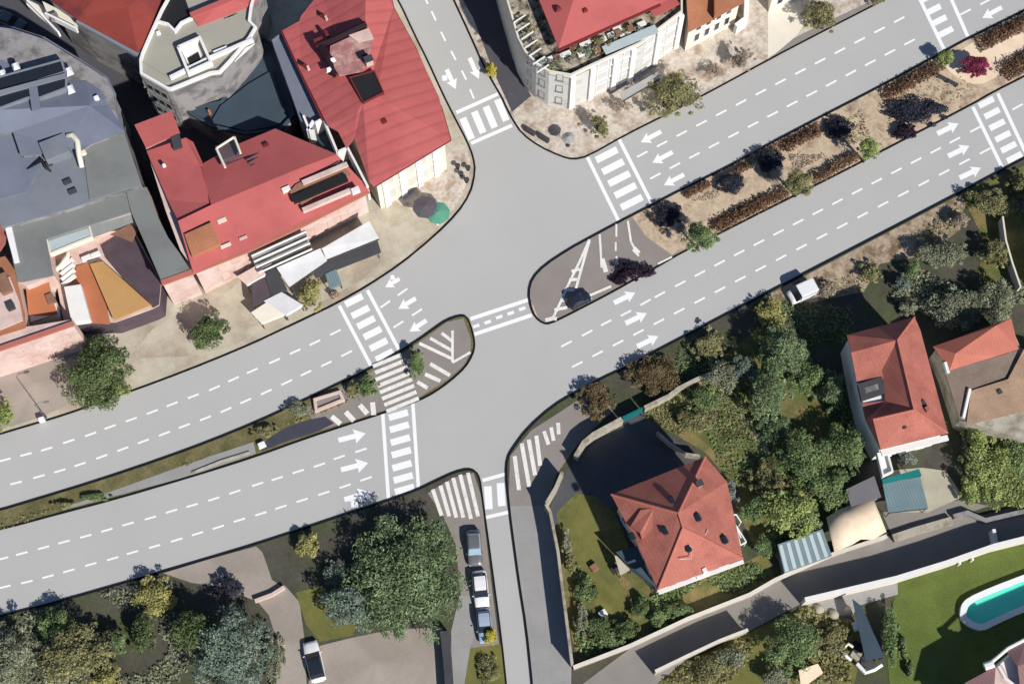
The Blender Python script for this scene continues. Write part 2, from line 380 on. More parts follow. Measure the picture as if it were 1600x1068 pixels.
# ---- painted markings
PZ = .006
def quad_line(a, b, wpx, mb, z=None):
    z = PZ if z is None else z
    a = Vector(a); b = Vector(b); d = (b - a).normalized(); n = Vector((-d.y, d.x)) * wpx / 2
    vs = [P(*(q), z) for q in (a + n, b + n, b - n, a - n)]
    mb.add([tuple(v) for v in vs], [(0,1,2,3)])
def dashes(cs, length=18.5, wpx=2.9):
    global PZ; PZ = .005
    mb = MB(); n = len(cs)
    for i, c in enumerate(cs):
        a, b = cs[max(0, i-1)], cs[min(n-1, i+1)]
        d = (Vector(b) - Vector(a)).normalized() * length / 2
        quad_line(Vector(c) - d, Vector(c) + d, wpx, mb)
    struct('lane_line', mb, M['paint'])
def lin(a, b, n): return [(a[0]+(b[0]-a[0])*i/(n-1), a[1]+(b[1]-a[1])*i/(n-1)) for i in range(n)]
dashes(lin((1003.5,241),(1405,31),14)); dashes(lin((1024,275),(1421,66),14)); dashes([(1508.6,19),(1540,3),(1571,-13),(1602,-29)])
dashes([(885,537),(917.6,520)] + lin((947,504),(978,489),2) + lin((1008.6,472),(1031,460),2) + lin((1063,443),(1462,235),14) + [(1492,219),(1524,202)])
dashes(lin((902,569),(1539,236),21)); dashes([(1590,167),(1620,151)])
dashes([(-26,727),(7.6,718),(40.5,709.5),(73,701),(107.5,689),(141.6,678),(172,666.5),(205,655),(238,643),(269,631),(302,618.5),(335,606),(365,592),(394,579),(429,563.6),(461,549),(492,535),(524,519)])
dashes([(602,475),(629,456)]); dashes([(622.5,506.5),(651.6,487.6)])
dashes([(-10,762),(25,754),(61,744),(93.5,735),(125,725),(159,713),(192,701),(224,689),(257,677),(288,665),(321,653),(353,640),(384,626),(416,612),(448,597),(478,582.6),(510,568),(541.6,552)])
dashes([(4,872),(34,864),(68,855),(100,846),(134,837),(167,827.6),(200,818),(235,808.6),(268,798),(300,789),(334,779),(367,768),(402.5,756),(433,747),(466,736),(499,726),(530,714),(564,703)])
dashes([(-26,925),(7.6,916),(42,908.5),(75,900),(107.5,891),(142,881),(176,872),(207,862.5),(241.5,853),(276,843),(308.5,833),(341,823),(374,812),(407.6,802),(439,791.7),(472,781),(506,770),(539,759),(572,747.5)])
dashes([(653,-27),(665,-1),(677.6,25),(692.5,57),(708.5,87),(725,117.6),(737.5,147)], 16)
def crosswalk(bars, stripes, d, length, wid, bw=5.5):
    global PZ; PZ = .008
    mb = MB()
    for a, b in bars: quad_line(a, b, bw, mb)
    struct('stop_line', mb, M['paint'])
    PZ = .011; mb = MB(); d = Vector(d).normalized() * length / 2
    for c in stripes: quad_line(Vector(c) - d, Vector(c) + d, wid, mb)
    struct('crosswalk_marking', mb, M['paint'])
crosswalk([((713,176),(778,147)),((736,224),(800,196))], [(730,201),(748,191),(766,183),(784,172)], (.39,.92), 36, 11)
crosswalk([((918,246),(966,344)),((967,217),(1018,317))], lin((948,242),(987,316),5), (.89,-.45), 37, 11)
crosswalk([((1436,-4),(1475,77)),((1486,-2),(1512,57))], [(1449,-4),(1459,15),(1468,32),(1478,50)][0:4], (.89,-.45), 24, 9.5)
crosswalk([((1520,167),(1566,262)),((1559,146),(1606,246))], [(1541,160),(1550,177),(1558,195),(1567,213),(1576,230),(1585,246)], (.89,-.45), 26, 9.5)
crosswalk([((530,477),(580,572)),((574,453),(625,549))], [(553,469),(563,487),(572,503.5),(582,520),(591.5,538),(601,555)], (.89,-.45), 30, 10.5)
crosswalk([((598,646),(607,780)),((645,630),(654,764))], [(622.5,648),(624,667),(625.5,687),(627,706.5),(628,727),(630,746),(632,764)], (.96,-.27), 31, 10.5)
crosswalk([((754,750),(790,740)),((758,808),(797,799))], [(763,777),(783,772)], (-.06,-1), 36, 12)
mb = MB(); quad_line((735,498), (826,468), 6, mb); quad_line((741,522), (831,492), 6, mb); struct('median_line', mb, M['paint'])
mb = MB()
for c in ((744,509),(762,503),(780,495),(798,489),(816,482)): quad_line((c[0]-5,c[1]+1.7),(c[0]+5,c[1]-1.7),5,mb)
struct('median_line_dots', mb, M['paint'])
def arrow(c, d, length=36, sw=7, hw=18, hl=14, turn=0):
    global PZ; PZ = .014
    d = Vector(d).normalized(); n = Vector((-d.y, d.x)); c = Vector(c); h = length/2
    loc = [(-h,-sw/2),(h-hl,-sw/2),(h-hl-1.5,-hw/2),(h,0),(h-hl-1.5,hw/2),(h-hl,sw/2),(-h,sw/2)]
    mb = MB()
    def put(pl): 
        q = [P(*(c + d*x + n*y), PZ) for x, y in pl]; mb.add([tuple(v) for v in q], [tuple(range(len(q)))])
    put(loc)
    if turn:
        PZ = .017
        s = turn
        pl = [(-h*.35,s*sw*.55),(-h*.05,s*sw*.9),(-h*.1,s*hw*.5),(-h*.2,s*hw*.75),(-h*.65,s*hw*.62),(-h*.6,s*hw*.35),(-h*.5,s*hw*.32),(-h*.7,s*sw*.55)]
        put(pl)
    struct('arrow_marking', mb, M['paint'])
for c in ((1017,214),(1035,246),(1053,281)): arrow(c, (-.88,.46), 36)
arrow((1550,20), (-.88,.48), 35)
arrow((613,442), (-.86,.5), 26, 6, 16, 12, turn=1); arrow((636,474), (-.86,.52), 32); arrow((653,509), (-.83,.55), 32)
arrow((550,682), (.96,-.24), 44, 8, 23, 17); arrow((554,728), (.96,-.24), 44, 8, 23, 17); arrow((558,774), (.95,-.28), 42, 8, 23, 17, turn=1)
for c in ((976,465),(994,497),(1012,533)): arrow(c, (.9,-.43), 37, 8, 19, 14)
for c in ((1481,201),(1498,236),(1516,270)): arrow(c, (.9,-.43), 37, 8, 19, 14)
arrow((741,107), (.4,.92), 36); arrow((705,124), (.42,.9), 34, turn=1)

# ------------------------------------------------------------------ generators: buildings
def building(name, label, cat, outline, z, wallmat, over=.3, z0=-.03, group=None):
    """walls under an eaves outline traced at height z; returns root, wall loop"""
    e = V2(outline, z); wl = inset(e, over) if over else ccw(e)
    c = centre(wl); r = thing(name, label, cat, (c.x, c.y, G), group)
    MB().prism(wl, z0, z - .12).build('wall', wallmat, r)
    return r, wl

def solid(faces, name, m, parent, th=.18, smooth=False):
    """sloping roof of traced faces (px,py,z), given a thickness downwards"""
    bm = bmesh.new(); cache = {}
    loc = Vector(parent.location)
    def vert(q):
        k = (round(q[0],1), round(q[1],1), round(q[2],2))
        if k not in cache: cache[k] = bm.verts.new(P(*q) - loc)
        return cache[k]
    for f in faces:
        try: bm.faces.new([vert(q) for q in f])
        except ValueError: pass
    bmesh.ops.recalc_face_normals(bm, faces=bm.faces)
    for f in bm.faces:
        f.normal_update()
        if f.normal.z < 0: f.normal_flip()
    ret = bmesh.ops.extrude_face_region(bm, geom=list(bm.faces), use_keep_orig=True)
    for e in ret['geom']:
        if isinstance(e, bmesh.types.BMVert): e.co.z -= th
    bmesh.ops.triangulate(bm, faces=[f for f in bm.faces if len(f.verts) > 4])
    bmesh.ops.recalc_face_normals(bm, faces=bm.faces)
    me = bpy.data.meshes.new(name); bm.to_mesh(me); bm.free(); me.materials.append(m)
    o = bpy.data.objects.new(name, me); COL.objects.link(o); o.parent = parent
    if smooth: me.polygons.foreach_set('use_smooth', [True]*len(me.polygons))
    return o

def slab(name, pts, z, m, parent, th=.2, bevel=0):
    return MB().prism([P(a, b, z).to_2d() for a, b in pts], z - th, z).build(name, m, parent, bevel=bevel)

def parapet(pts, z, m, parent, wd=.28, h=.5, name='parapet'):
    o = ccw(V2(pts, z)); return MB().ring(o, inset(o, wd), z - .05, z + h).build(name, m, parent)

def rbox(name, px, py, z, d, m, parent, ang=None, top=1.0, bevel=0):
    """box standing at height z over the point seen at px,py"""
    p = P(px, py, z); a = RA if ang is None else ang
    return MB().box((p.x, p.y, z + d[2]/2), d, a, top).build(name, m, parent, bevel=bevel)

def chimney(px, py, z, parent, m='white', d=(.7,.6,1.1)):
    c = rbox('chimney', px, py, z, d, M[m], parent)
    p = P(px, py, z)
    MB().box((p.x, p.y, z + d[2] + .06), (d[0]+.2, d[1]+.2, .12), RA).build('chimney_cap', M['dgrey'], c)
    return c

def windows(root, a, b, n, z0, z1, wd, frame='whitep', m0=.1, pane='glass'):
    """a row of framed windows on the wall segment a-b (outside on its right for a ccw loop)"""
    a = Vector((a[0], a[1])); b = Vector((b[0], b[1])); d = (b - a); ln = d.length; d.normalize(); o = Vector((d.y, -d.x)); ang = math.atan2(d.y, d.x)
    for i in range(n):
        t = m0 + (1 - 2*m0) * ((i + .5) / n)
        c = a + d * (ln * t) + o * .03
        fr = MB()
        for sx in (-1, 1):
            q = c + d * (sx * (wd/2 - .04)); fr.box((q.x, q.y, (z0+z1)/2), (.09, .1, z1 - z0), ang)
        for zz in (z0 + .045, z1 - .045): fr.box((c.x, c.y, zz), (wd - .19, .1, .09), ang)
        f = fr.build('window', M[frame], root)
        q = c + o * .0
        MB().box((q.x, q.y, (z0+z1)/2), (wd - .18, .06, z1 - z0 - .18), ang).build('pane', M[pane], f)
        q = c + o * .06
        MB().box((q.x, q.y, z0 - .05), (wd + .16, .26, .08), ang).build('sill', M[frame], f)

def seg(loop, p, z):
    """the wall segment of a loop nearest a photo pixel"""
    q = P(p[0], p[1], z).to_2d(); best = None
    for i in range(len(loop)):
        a, b = Vector(loop[i]), Vector(loop[(i+1) % len(loop)]); d = b - a
        t = max(0, min(1, (q-a).dot(d)/max(1e-9, d.dot(d)))); e = (a + d*t - q).length
        if best is None or e < best[0]: best = (e, a, b)
    return best[1], best[2]

def wall_thing(name, label, cat, pts, h, m, wd=.3, z0=G, capm=None, group=None, zref=None):
    """free-standing wall; pts traced along its top"""
    w = [P(a, b, zref if zref is not None else z0 + h).to_2d() for a, b in pts]
    c = centre(w)
    if capm is None:
        o = MB().strip(w, -wd/2, wd/2, z0 - .1, z0 + h).build(name, M[m]); return tag(o, label, cat, group)
    r = thing(name, label, cat, (c.x, c.y, z0), group)
    MB().strip(w, -wd/2, wd/2, z0 - .1, z0 + h - .1).build('body', M[m], r)
    MB().strip(w, -wd/2 - .06, wd/2 + .06, z0 + h - .1, z0 + h).build('coping', M[capm], r)
    return r

# ------------------------------------------------------------------ generators: plants
def leaves(name, cent, m, parent, size, seed, local=False, flat=.42, thin=1.0):
    """many leaf-sized quads on the shells of a crown's clumps: cent = [(centre, radius vector, count)]"""
    r = np.random.default_rng(seed); allv = []
    for c, rad, n in cent:
        d = r.normal(size=(n, 3)); d /= np.linalg.norm(d, axis=1)[:, None]
        d[:, 2] = np.where(d[:, 2] < -.35, -d[:, 2], d[:, 2])
        k = np.clip(r.normal(.9, .16, n), .35, 1.25)[:, None]
        p = np.array(c) + d * np.array(rad) * k
        nrm = d * (1 - flat) + r.normal(size=(n, 3)) * flat; nrm[:, 2] += .4
        nrm /= np.linalg.norm(nrm, axis=1)[:, None]
        t = np.cross(nrm, r.normal(size=(n, 3))); t /= np.linalg.norm(t, axis=1)[:, None] + 1e-9
        b = np.cross(nrm, t)
        s = size * r.uniform(.55, 1.35, n)[:, None]; s2 = s * r.uniform(.4, .75, n)[:, None] * thin
        q = np.stack([p - t*s, p - b*s2 + t*s*.15, p + t*s, p + b*s2 + t*s*.15], axis=1)
        allv.append(q.reshape(-1, 3))
    v = np.concatenate(allv); v[:, 2] = np.maximum(v[:, 2], G + .03 if not local else .03)
    if not local:
        v = v - np.array(parent.location)
    n = len(v) // 4
    me = bpy.data.meshes.new(name); me.vertices.add(len(v)); me.vertices.foreach_set('co', v.astype(np.float32).ravel())
    me.loops.add(4*n); me.loops.foreach_set('vertex_index', np.arange(4*n, dtype=np.int32))
    me.polygons.add(n); me.polygons.foreach_set('loop_start', np.arange(0, 4*n, 4, dtype=np.int32))
    me.update(calc_edges=True); me.materials.append(M[m])
    o = bpy.data.objects.new(name, me); COL.objects.link(o); o.parent = parent
    return o

_seed = [100]
def tree(name, label, px, py, rx, h, m, cat='tree', ry=None, group=None, dens=1.0, size=.26, base=.25, clumps=None, spiky=0, lumps=.5):
    """px,py crown middle in the photo, rx,ry its half size in photo pixels, h its height in metres"""
    _seed[0] += 1; sd_ = _seed[0]; r = random.Random(sd_)
    zc = h * (.5 + base * .5); c = P(px, py, zc + G)
    sc = (P(px + 10, py, zc) - P(px, py, zc)).length / 10
    RX = rx * sc * .9; RY = (ry or rx) * sc * .92; RZ = h * (1 - base) / 2
    root = thing(name, label, cat, (c.x, c.y, G), group)
    nc = clumps or int(max(6, min(40, 5 + RX * RY * 1.1)))
    size *= .5; tot = int(dens * (RX * RY * 400 + 700) * (.13/size)**1.5); tot = min(tot, 30000)
    cs = []
    for i in range(nc):
        for _ in range(30):
            x, y, z = r.uniform(-1,1), r.uniform(-1,1), r.uniform(-.9,1)
            if x*x + y*y + z*z <= 1: break
        l = math.sqrt(x*x + y*y + z*z) + 1e-6; k = (.35 + .65 * l) / l * .72
        x, y, z = x*k, y*k, z*k
        rr = r.choice((.2,.27,.33,.4,.46)) * (1 if nc < 16 else .8) * (lumps + .5); k2 = r.uniform(.9,1.22); x *= k2; y *= k2
        zz = zc + G + z * RZ
        cs.append(((c.x + x*RX, c.y + y*RY, zz), (RX*rr*1.05, RY*rr*1.05, max(.35, RZ*rr*1.15)), tot // nc))
    for i in range(int(nc * 1.3)):                       # ragged sprays round the rim
        t = r.uniform(0, 6.283); kk = r.uniform(.78, 1.12); rr = r.uniform(.08, .2)
        cs.append(((c.x + math.cos(t)*RX*kk, c.y + math.sin(t)*RY*kk, zc + G + RZ*r.uniform(-.7,.25)), (RX*rr, RY*rr, max(.25, RZ*rr)), tot // (nc*5)))
    cs.append(((c.x, c.y, zc + G), (RX*.62, RY*.62, RZ*.75), tot // 4))
    tb = MB(); tr = max(.06, min(.35, h * .03))
    top = zc + RZ * .1 + G
    lean = Vector((r.uniform(-.2,.2), r.uniform(-.2,.2), 0)) * tr * 4
    b0 = Vector((c.x, c.y, G - .1)); tip = Vector((c.x, c.y, top)) + lean
    mid = b0.lerp(tip, .5) + lean * .5
    tb.tube([b0, mid, tip], [tr * 1.25, tr * .9, tr * .5], 8)
    for cc in cs[:7]:
        a = b0.lerp(tip, r.uniform(.45, .85)); e = Vector(cc[0]); tb.tube([a, a.lerp(e, .55) + Vector((0,0,-.1*h*.2)), e], [tr*.45, tr*.3, tr*.1], 5)
    tb.build('trunk', M['bark'], root, smooth=True)
    pine = m == 'lf_pine'
    leaves('crown', cs, m, root, size * (1.5 if pine else 1), sd_, flat=.6 if pine else .42, thin=.5 if pine else 1.0)
    return root

def hedge(label, a, b, wpx, h, m, name='hedge', cat='hedge', group=None, dens=1.0, size=.17):
    """clipped hedge from a to b (photo pixels on its middle)"""
    _seed[0] += 1; r = random.Random(_seed[0])
    A, B = P(*a, G + h*.5), P(*b, G + h*.5); d = B - A; ln = d.length; d.normalize()
    c = (A + B) / 2; root = thing(name, label, cat, (c.x, c.y, G), group)
    wd = wpx * .08 / 2
    n = max(2, int(ln / max(.5, wd * 1.1)))
    cs = []
    for i in range(n):
        p = A.lerp(B, (i + .5) / n)
        cs.append(((p.x + r.uniform(-.1,.1), p.y + r.uniform(-.1,.1), G + h*.45), (ln/n*.8, wd, h*.55), int(dens * (70 + wd*wd*60))))
    st = MB(); k = max(2, n // 2)
    for i in range(k):
        p = A.lerp(B, (i + .5) / k); st.tube([(p.x, p.y, G - .05), (p.x, p.y, G + h*.6)], [.05, .02], 5)
    st.build('stem', M['bark'], root)
    leaves('foliage', cs, m, root, size, _seed[0])
    return root

def undergrowth(name, poly, m, n, size, hmax, seed, patchy=.5):
    r = np.random.default_rng(seed); w = np.array([tuple(q) for q in V2(poly, G)]); lo, hi = w.min(0), w.max(0)
    pts = r.uniform(lo, hi, size=(n*4, 2)); ins = np.zeros(len(pts), bool); k = len(w)
    for i in range(k):
        a, b = w[i], w[(i+1) % k]
        c = (a[1] > pts[:,1]) != (b[1] > pts[:,1]); xx = (b[0]-a[0])*(pts[:,1]-a[1])/(b[1]-a[1]+1e-12)+a[0]; ins ^= c & (pts[:,0] < xx)
    f = np.zeros(len(pts))
    for _ in range(7):
        d = r.normal(size=2)*.35; f += np.sin(pts @ d + r.uniform(0, 6.28))
    pts = pts[ins & (f > (patchy-.5)*5)][:n]; f = r.uniform(.1, 1, len(pts))
    cs = np.concatenate([pts, (G + .05 + hmax*f**2)[:, None]], 1); n = len(cs)
    nr = r.normal(size=(n,3))*.5; nr[:,2] += 1; nr /= np.linalg.norm(nr, axis=1)[:,None]
    t = np.cross(nr, r.normal(size=(n,3))); t /= np.linalg.norm(t, axis=1)[:,None]; b = np.cross(nr, t)
    s_ = size*r.uniform(.5,1.5,n)[:,None]; v = np.stack([cs-t*s_, cs-b*s_*.5, cs+t*s_, cs+b*s_*.5], 1).reshape(-1,3)
    v[:,2] = np.maximum(v[:,2], G+.02)
    me = bpy.data.meshes.new(name); me.from_pydata(v.tolist(), [], [(4*i,4*i+1,4*i+2,4*i+3) for i in range(n)]); me.materials.append(M[m])
    o = bpy.data.objects.new(name, me); COL.objects.link(o); return tag(o, kind='stuff')

# ------------------------------------------------------------------ generators: vehicles
def car(label, px, py, dirpx, Lc, Wc, paint, name='parked_car', cat='car', group=None, hgt=1.45, glass='glass', van=False, z=G, roof=None):
    a = P(px, py, z + .7); b = P(px + dirpx[0], py + dirpx[1], z + .7); ang = math.atan2(b.y - a.y, b.x - a.x)
    root = thing(name, label, cat, (a.x, a.y, z), group); root.rotation_euler = (0, 0, ang)
    h = hgt
    if van: prof = [(-.5,.42,.9,.62),(-.485,.3,1.,1.0),(.2,.25,1,1.02),(.33,.25,1,1.0),(.42,.25,.97,.95),(.49,.28,.88,.8),(.5,.4,.8,.6)]
    else: prof = [(-.5,.42,.78,.58),(-.48,.28,.9,.86),(-.4,.22,.98,.92),(-.2,.2,1,.93),(.1,.2,1,.92),(.28,.2,1,.86),(.42,.22,.95,.78),(.485,.28,.85,.66),(.5,.4,.72,.52)]
    mb = MB(); N = 12; sections = []
    for t, zb, wk, zt in prof:
        hw = Wc/2 * wk; x = t * Lc; zb *= 1; zt = zt * (1 if not van else h*.55/1.0 if False else 1)
        sections.append([(x,-hw*.8,zb),(x,-hw,zb+.12),(x,-hw*1.0,(zb+zt)/2),(x,-hw*.97,zt-.12),(x,-hw*.86,zt),(x,-hw*.4,zt+.03),(x,hw*.4,zt+.03),(x,hw*.86,zt),(x,hw*.97,zt-.12),(x,hw*1.0,(zb+zt)/2),(x,hw,zb+.12),(x,hw*.8,zb)])
    def loft(mb, secs):
        n = len(secs[0]); vs = [p for s_ in secs for p in s_]; fs = []
        for i in range(len(secs)-1):
            for j in range(n): fs.append((i*n+j, i*n+(j+1) % n, (i+1)*n+(j+1) % n, (i+1)*n+j))
        fs += [tuple(range(n)), tuple((len(secs)-1)*n + j for j in reversed(range(n)))]
        mb.add(vs, fs)
    loft(mb, sections); body = mb.build('body', M[paint], root, smooth=True, local=True)
    # glasshouse
    cab = [(-.43,.86,.80),(-.33,.8,h-.06),(-.02,.8,h),(.08,.79,h-.05),(.24,.86,.82)] if not van else [(-.48,.92,.98),(-.47,.9,h),(.16,.9,h),(.22,.88,h-.08),(.36,.92,.98)]
    gm = MB(); secs = []
    for t, wk, zt in cab:
        x = t*Lc; hw = Wc/2*wk; hb = Wc/2*.93; zb = .78
        secs.append([(x,-hb,zb),(x,-hw,max(zb+.02,zt-.06)),(x,-hw*.9,zt),(x,hw*.9,zt),(x,hw,max(zb+.02,zt-.06)),(x,hb,zb)])
    loft(gm, secs); gm.build('windscreen' if not van else 'cab_windows', M[glass], root, local=True)
    rf = MB(); secs = []
    if van: pts = [(-.485,.935,h+.03),(-.2,.935,h+.05),(.12,.935,h+.05),(.17,.92,h+.0)]; drop = h - 1.1
    else: pts = [(-.31,.74,h-.02),(-.2,.76,h+.03),(-.02,.76,h+.035),(.06,.73,h-.0)]; drop = .06
    for t, wk, zt in pts:
        x = t*Lc; hw = Wc/2*wk; secs.append([(x,-hw,zt-drop),(x,-hw,zt-.04),(x,-hw*.85,zt),(x,hw*.85,zt),(x,hw,zt-.04),(x,hw,zt-drop)])
    loft(rf, secs); rf.build('roof', M[roof or paint], root, local=True, smooth=False)
    for sx in (-.31, .31):
        for sy in (-1, 1):
            wm = MB(); wm.tube([(sx*Lc, sy*(Wc/2-.2), .31), (sx*Lc, sy*(Wc/2+.005), .31)], [.31, .31], 16)
            wh = wm.build('wheel', M['rubber'], root, local=True)
            MB().tube([(sx*Lc, sy*(Wc/2), .31), (sx*Lc, sy*(Wc/2+.015), .31)], [.19, .17], 12).build('rim', M['carsilver'], wh, local=True)
    for sy in (-1, 1):
        MB().box((.475*Lc, sy*Wc*.34, .6), (.16, .3, .13)).build('headlight', M['lampw'], root, local=True, bevel=.03)
        MB().box((-.487*Lc, sy*Wc*.36, .68), (.1, .25, .16)).build('taillight', M['lampr'], root, local=True, bevel=.02)
        MB().box((.17*Lc, sy*(Wc*.5+.09), .92), (.12, .2, .13)).build('mirror', M[paint], root, local=True, bevel=.03)
    return root

# ================================================================== NORTH-WEST BLOCK
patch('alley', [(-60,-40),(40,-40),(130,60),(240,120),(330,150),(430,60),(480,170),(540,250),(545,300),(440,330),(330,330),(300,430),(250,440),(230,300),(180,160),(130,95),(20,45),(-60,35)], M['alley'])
patch('pavement', [(200,560),(250,500),(340,470),(420,400),(500,330),(600,310),(700,245),(735,262),(722,320),(640,395),(560,440),(450,500),(330,555)], M['paving'], sm=1)
patch('pavement', [(600,300),(690,250),(725,215),(738,262),(716,320),(690,345),(640,330)], M['cpaving'], sm=1)
patch('pavement', [(-60,600),(40,575),(120,520),(180,520),(150,600),(100,640),(-60,690)], M['drive'], sm=1)

# --- blue slate block of flats at the left edge
r, wl = building('apartment_building', 'large blue-grey slate roof with two long dark skylights, at the left edge', 'building',
    [(-70,30),(20,42),(70,58),(130,95),(168,120),(181,146),(181,165),(194,205),(140,226),(132,233),(103,231),(60,241),(33,244),(20,206),(-70,216)], 10.2, M['gwall'], .25)
solid([[(-70,30,9.2),(20,42,9.2),(70,58,9.2),(130,95,9.2),(168,120,9.2),(181,146,9.4),(140,165,11.2),(-70,175,11.6)],
       [(-70,175,11.6),(140,165,11.2),(181,146,9.4),(181,165,9.6),(194,205,10.2),(140,226,10.2),(132,233,10.2),(103,231,10.2),(60,241,10.2),(33,244,10.2),(20,206,10.2),(-70,216,10.2)]], 'roof', M['slate'], r)
def skylight(parent, pts, z, m='glass', fr='slate2'):
    o = ccw(V2(pts, z)); f = MB().ring(offset_line(o, -.22, True), o, z - .9, z + .16).build('skylight', M[fr], parent)
    MB().prism(o, z - .9, z + .05).build('pane', M[m], f); return f
skylight(r, [(-40,133),(0,122),(95,96),(100,112),(0,143),(-40,155)], 11.5)
skylight(r, [(-40,160),(0,151),(102,122),(102,137),(62,152),(43,152),(0,168),(-40,178)], 11.6)
slab('ledge', [(-40,152),(0,141),(102,114),(103,121),(0,149),(-40,161)], 11.9, M['slate2'], r)
slab('ledge', [(45,138),(58,135),(63,170),(50,174)], 11.8, M['slate'], r)
rbox('roof_vent', 152, 156, 10.3, (.6,.6,.7), M['whitep'], r, bevel=.08)
for (x, y) in ((25,105),(108,112),(110,140),(4,116)): rbox('glint_block', x, y, 11.2, (.9,1.2,.5), M['whitep'], r, top=.5)  # white blocks stand in for glints on the slate
# --- lower grey part
r, wl = building('office_building', 'grey flat roof with boxy stair head and curved white duct below the blue slate roof', 'building',
    [(-70,217),(20,207),(33,245),(60,242),(103,232),(132,234),(140,227),(194,206),(208,250),(222,290),(197,296),(105,327),(20,351),(-70,372)], 9.0, M['gwall'], 0)
slab('roof', [(-70,217),(20,207),(33,245),(60,242),(103,232),(132,234),(140,227),(194,206),(208,250),(222,290),(197,296),(105,327),(20,351),(-70,372)], 9.1, M['slate2'], r)
slab('roof_panel', [(130,235),(194,206),(208,250),(221,289),(197,295),(140,312)], 9.25, M['grey'], r)
slab('roof_panel', [(20,208),(33,246),(60,243),(62,262),(40,300),(-70,330),(-70,218)], 9.22, M['slate'], r)
sh = rbox('stair_head', 90, 238, 9.1, (3.1,2.6,1.6), M['slate2'], r)
P0 = P(122,232,10.2)
MB().tube([P(104,212,10.4),P(114,211,10.5),P(121,222,10.4),P(123,240,10.2),P(128,262,9.6)], [.32,.36,.36,.34,.3], 9).build('duct', M['cream'], r, smooth=True)
rbox('vent_hood', 131, 240, 9.3, (.7,.7,.5), M['cream'], r, bevel=.1)
MB().tube([P(42,264,9.2),P(66,250,9.7),P(72,262,9.6),P(80,268,9.2)], [.1,.22,.22,.12], 7).build('flue_pipe', M['darkm'], r, smooth=True)
for x, y in ((106,285),(114,300),(76,258)): rbox('roof_hatch', x, y, 9.1, (1.0,.55,.35), M['dgrey'], r)

# --- U-shaped grey roof round a terrace
r, wl = building('courtyard_house', 'U-shaped grey flat roof wrapped around a small terrace, in front of the slate roofs', 'building',
    [(8,359),(20,353),(105,329),(197,298),(229,292),(240,325),(262,370),(281,396),(299,424),(253,441),(230,388),(206,333),(72,373),(84,430),(40,446),(28,440)], 8.0, M['pink'], 0)
slab('roof', [(8,359),(20,353),(105,329),(197,298),(204,331),(72,373),(83,430),(36,440),(28,440)], 8.15, M['grey'], r)
slab('roof', [(197,298),(229,292),(240,325),(262,370),(281,396),(299,424),(253,441),(230,388),(205,331)], 8.3, M['grey'], r)
slab('gutter', [(8,357),(18,354),(30,408),(22,410)], 8.5, M['whitep'], r, th=.5)
solid([[(72,372,8.0),(140,351,8.0),(205,330,8.0),(210,346,7.2),(141,372,7.2),(77,395,7.2)]], 'roof_apron', M['grey'], r)
skylight(r, [(74,372),(138,352),(142,369),(80,394)], 7.75, 'ghpale', 'cream')
# terrace floors inside the U
tr, _ = building('terrace_block', 'sunken pink terrace with white steps and a tan lean-to roof', 'terrace',
    [(84,398),(205,350),(252,440),(249,476),(238,482),(180,503),(100,505),(88,440)], 4.2, M['purple'], 0)
slab('floor', [(84,398),(205,350),(252,440),(249,476),(238,482),(180,503),(100,505),(88,440)], 4.3, M['pink'], tr)
slab('orange_floor', [(120,415),(150,408),(165,470),(172,506),(140,504),(128,460),(112,440)], 4.5, M['orange'], tr)
slab('purple_panel', [(158,384),(204,356),(251,441),(248,475),(239,480),(200,444),(166,404)], 4.6, M['purple'], tr)
solid([[(140,412,5.2),(160,408,5.2),(236,476,5.6),(178,500,5.2)]], 'lean_to_roof', M['tan'], tr, th=.3)
MB().prism([P(a, b, 5.0).to_2d() for a, b in ((142,415),(158,411),(232,474),(179,497))], 4.3, 4.98).build('lean_to_wall', M['darkm'], tr)
MB().prism([P(a, b, 5.6).to_2d() for a, b in ((100,448),(126,444),(141,499),(112,503))], 4.3, 5.6).build('white_hut', M['white'], tr)
for k in range(4):
    t = k * .9; MB().box((P(104+k*1.5, 412+k*9, 4.6).x, P(104+k*1.5, 412+k*9, 4.6).y, 4.5 + .12*k), (2.0,.5,.25), RA + .3).build('step', M['white'], tr)
MB().tube([P(84,425,5.0),P(96,414,5.4),P(105,402,5.5),P(106,386,5.3)], .32, 8).build('curved_parapet', M['cream'], tr, smooth=True)
slab('brown_awning', [(172,366),(203,350),(214,360),(206,378),(188,370)], 6.2, M['wood'], tr)
for a in ((150,399),(136,404)): rbox('planter', *a, 4.4, (1.2,.5,.5), M['white'], tr)
# orange lean-to on the left arm
r, _ = building('outbuilding', 'small orange tiled roof at the foot of the left grey roof arm', 'building',
    [(40,446),(75,432),(78,452),(88,470),(90,490),(46,504)], 6.4, M['cream'], .1)
solid([[(40,446,6.6),(75,432,6.8),(78,450,6.6),(80,462,6.5),(90,490,6.3),(46,505,6.2)]], 'roof', M['orange'], r)
rbox('dormer', 80, 468, 6.3, (.9,1.3,.5), M['wood'], r)

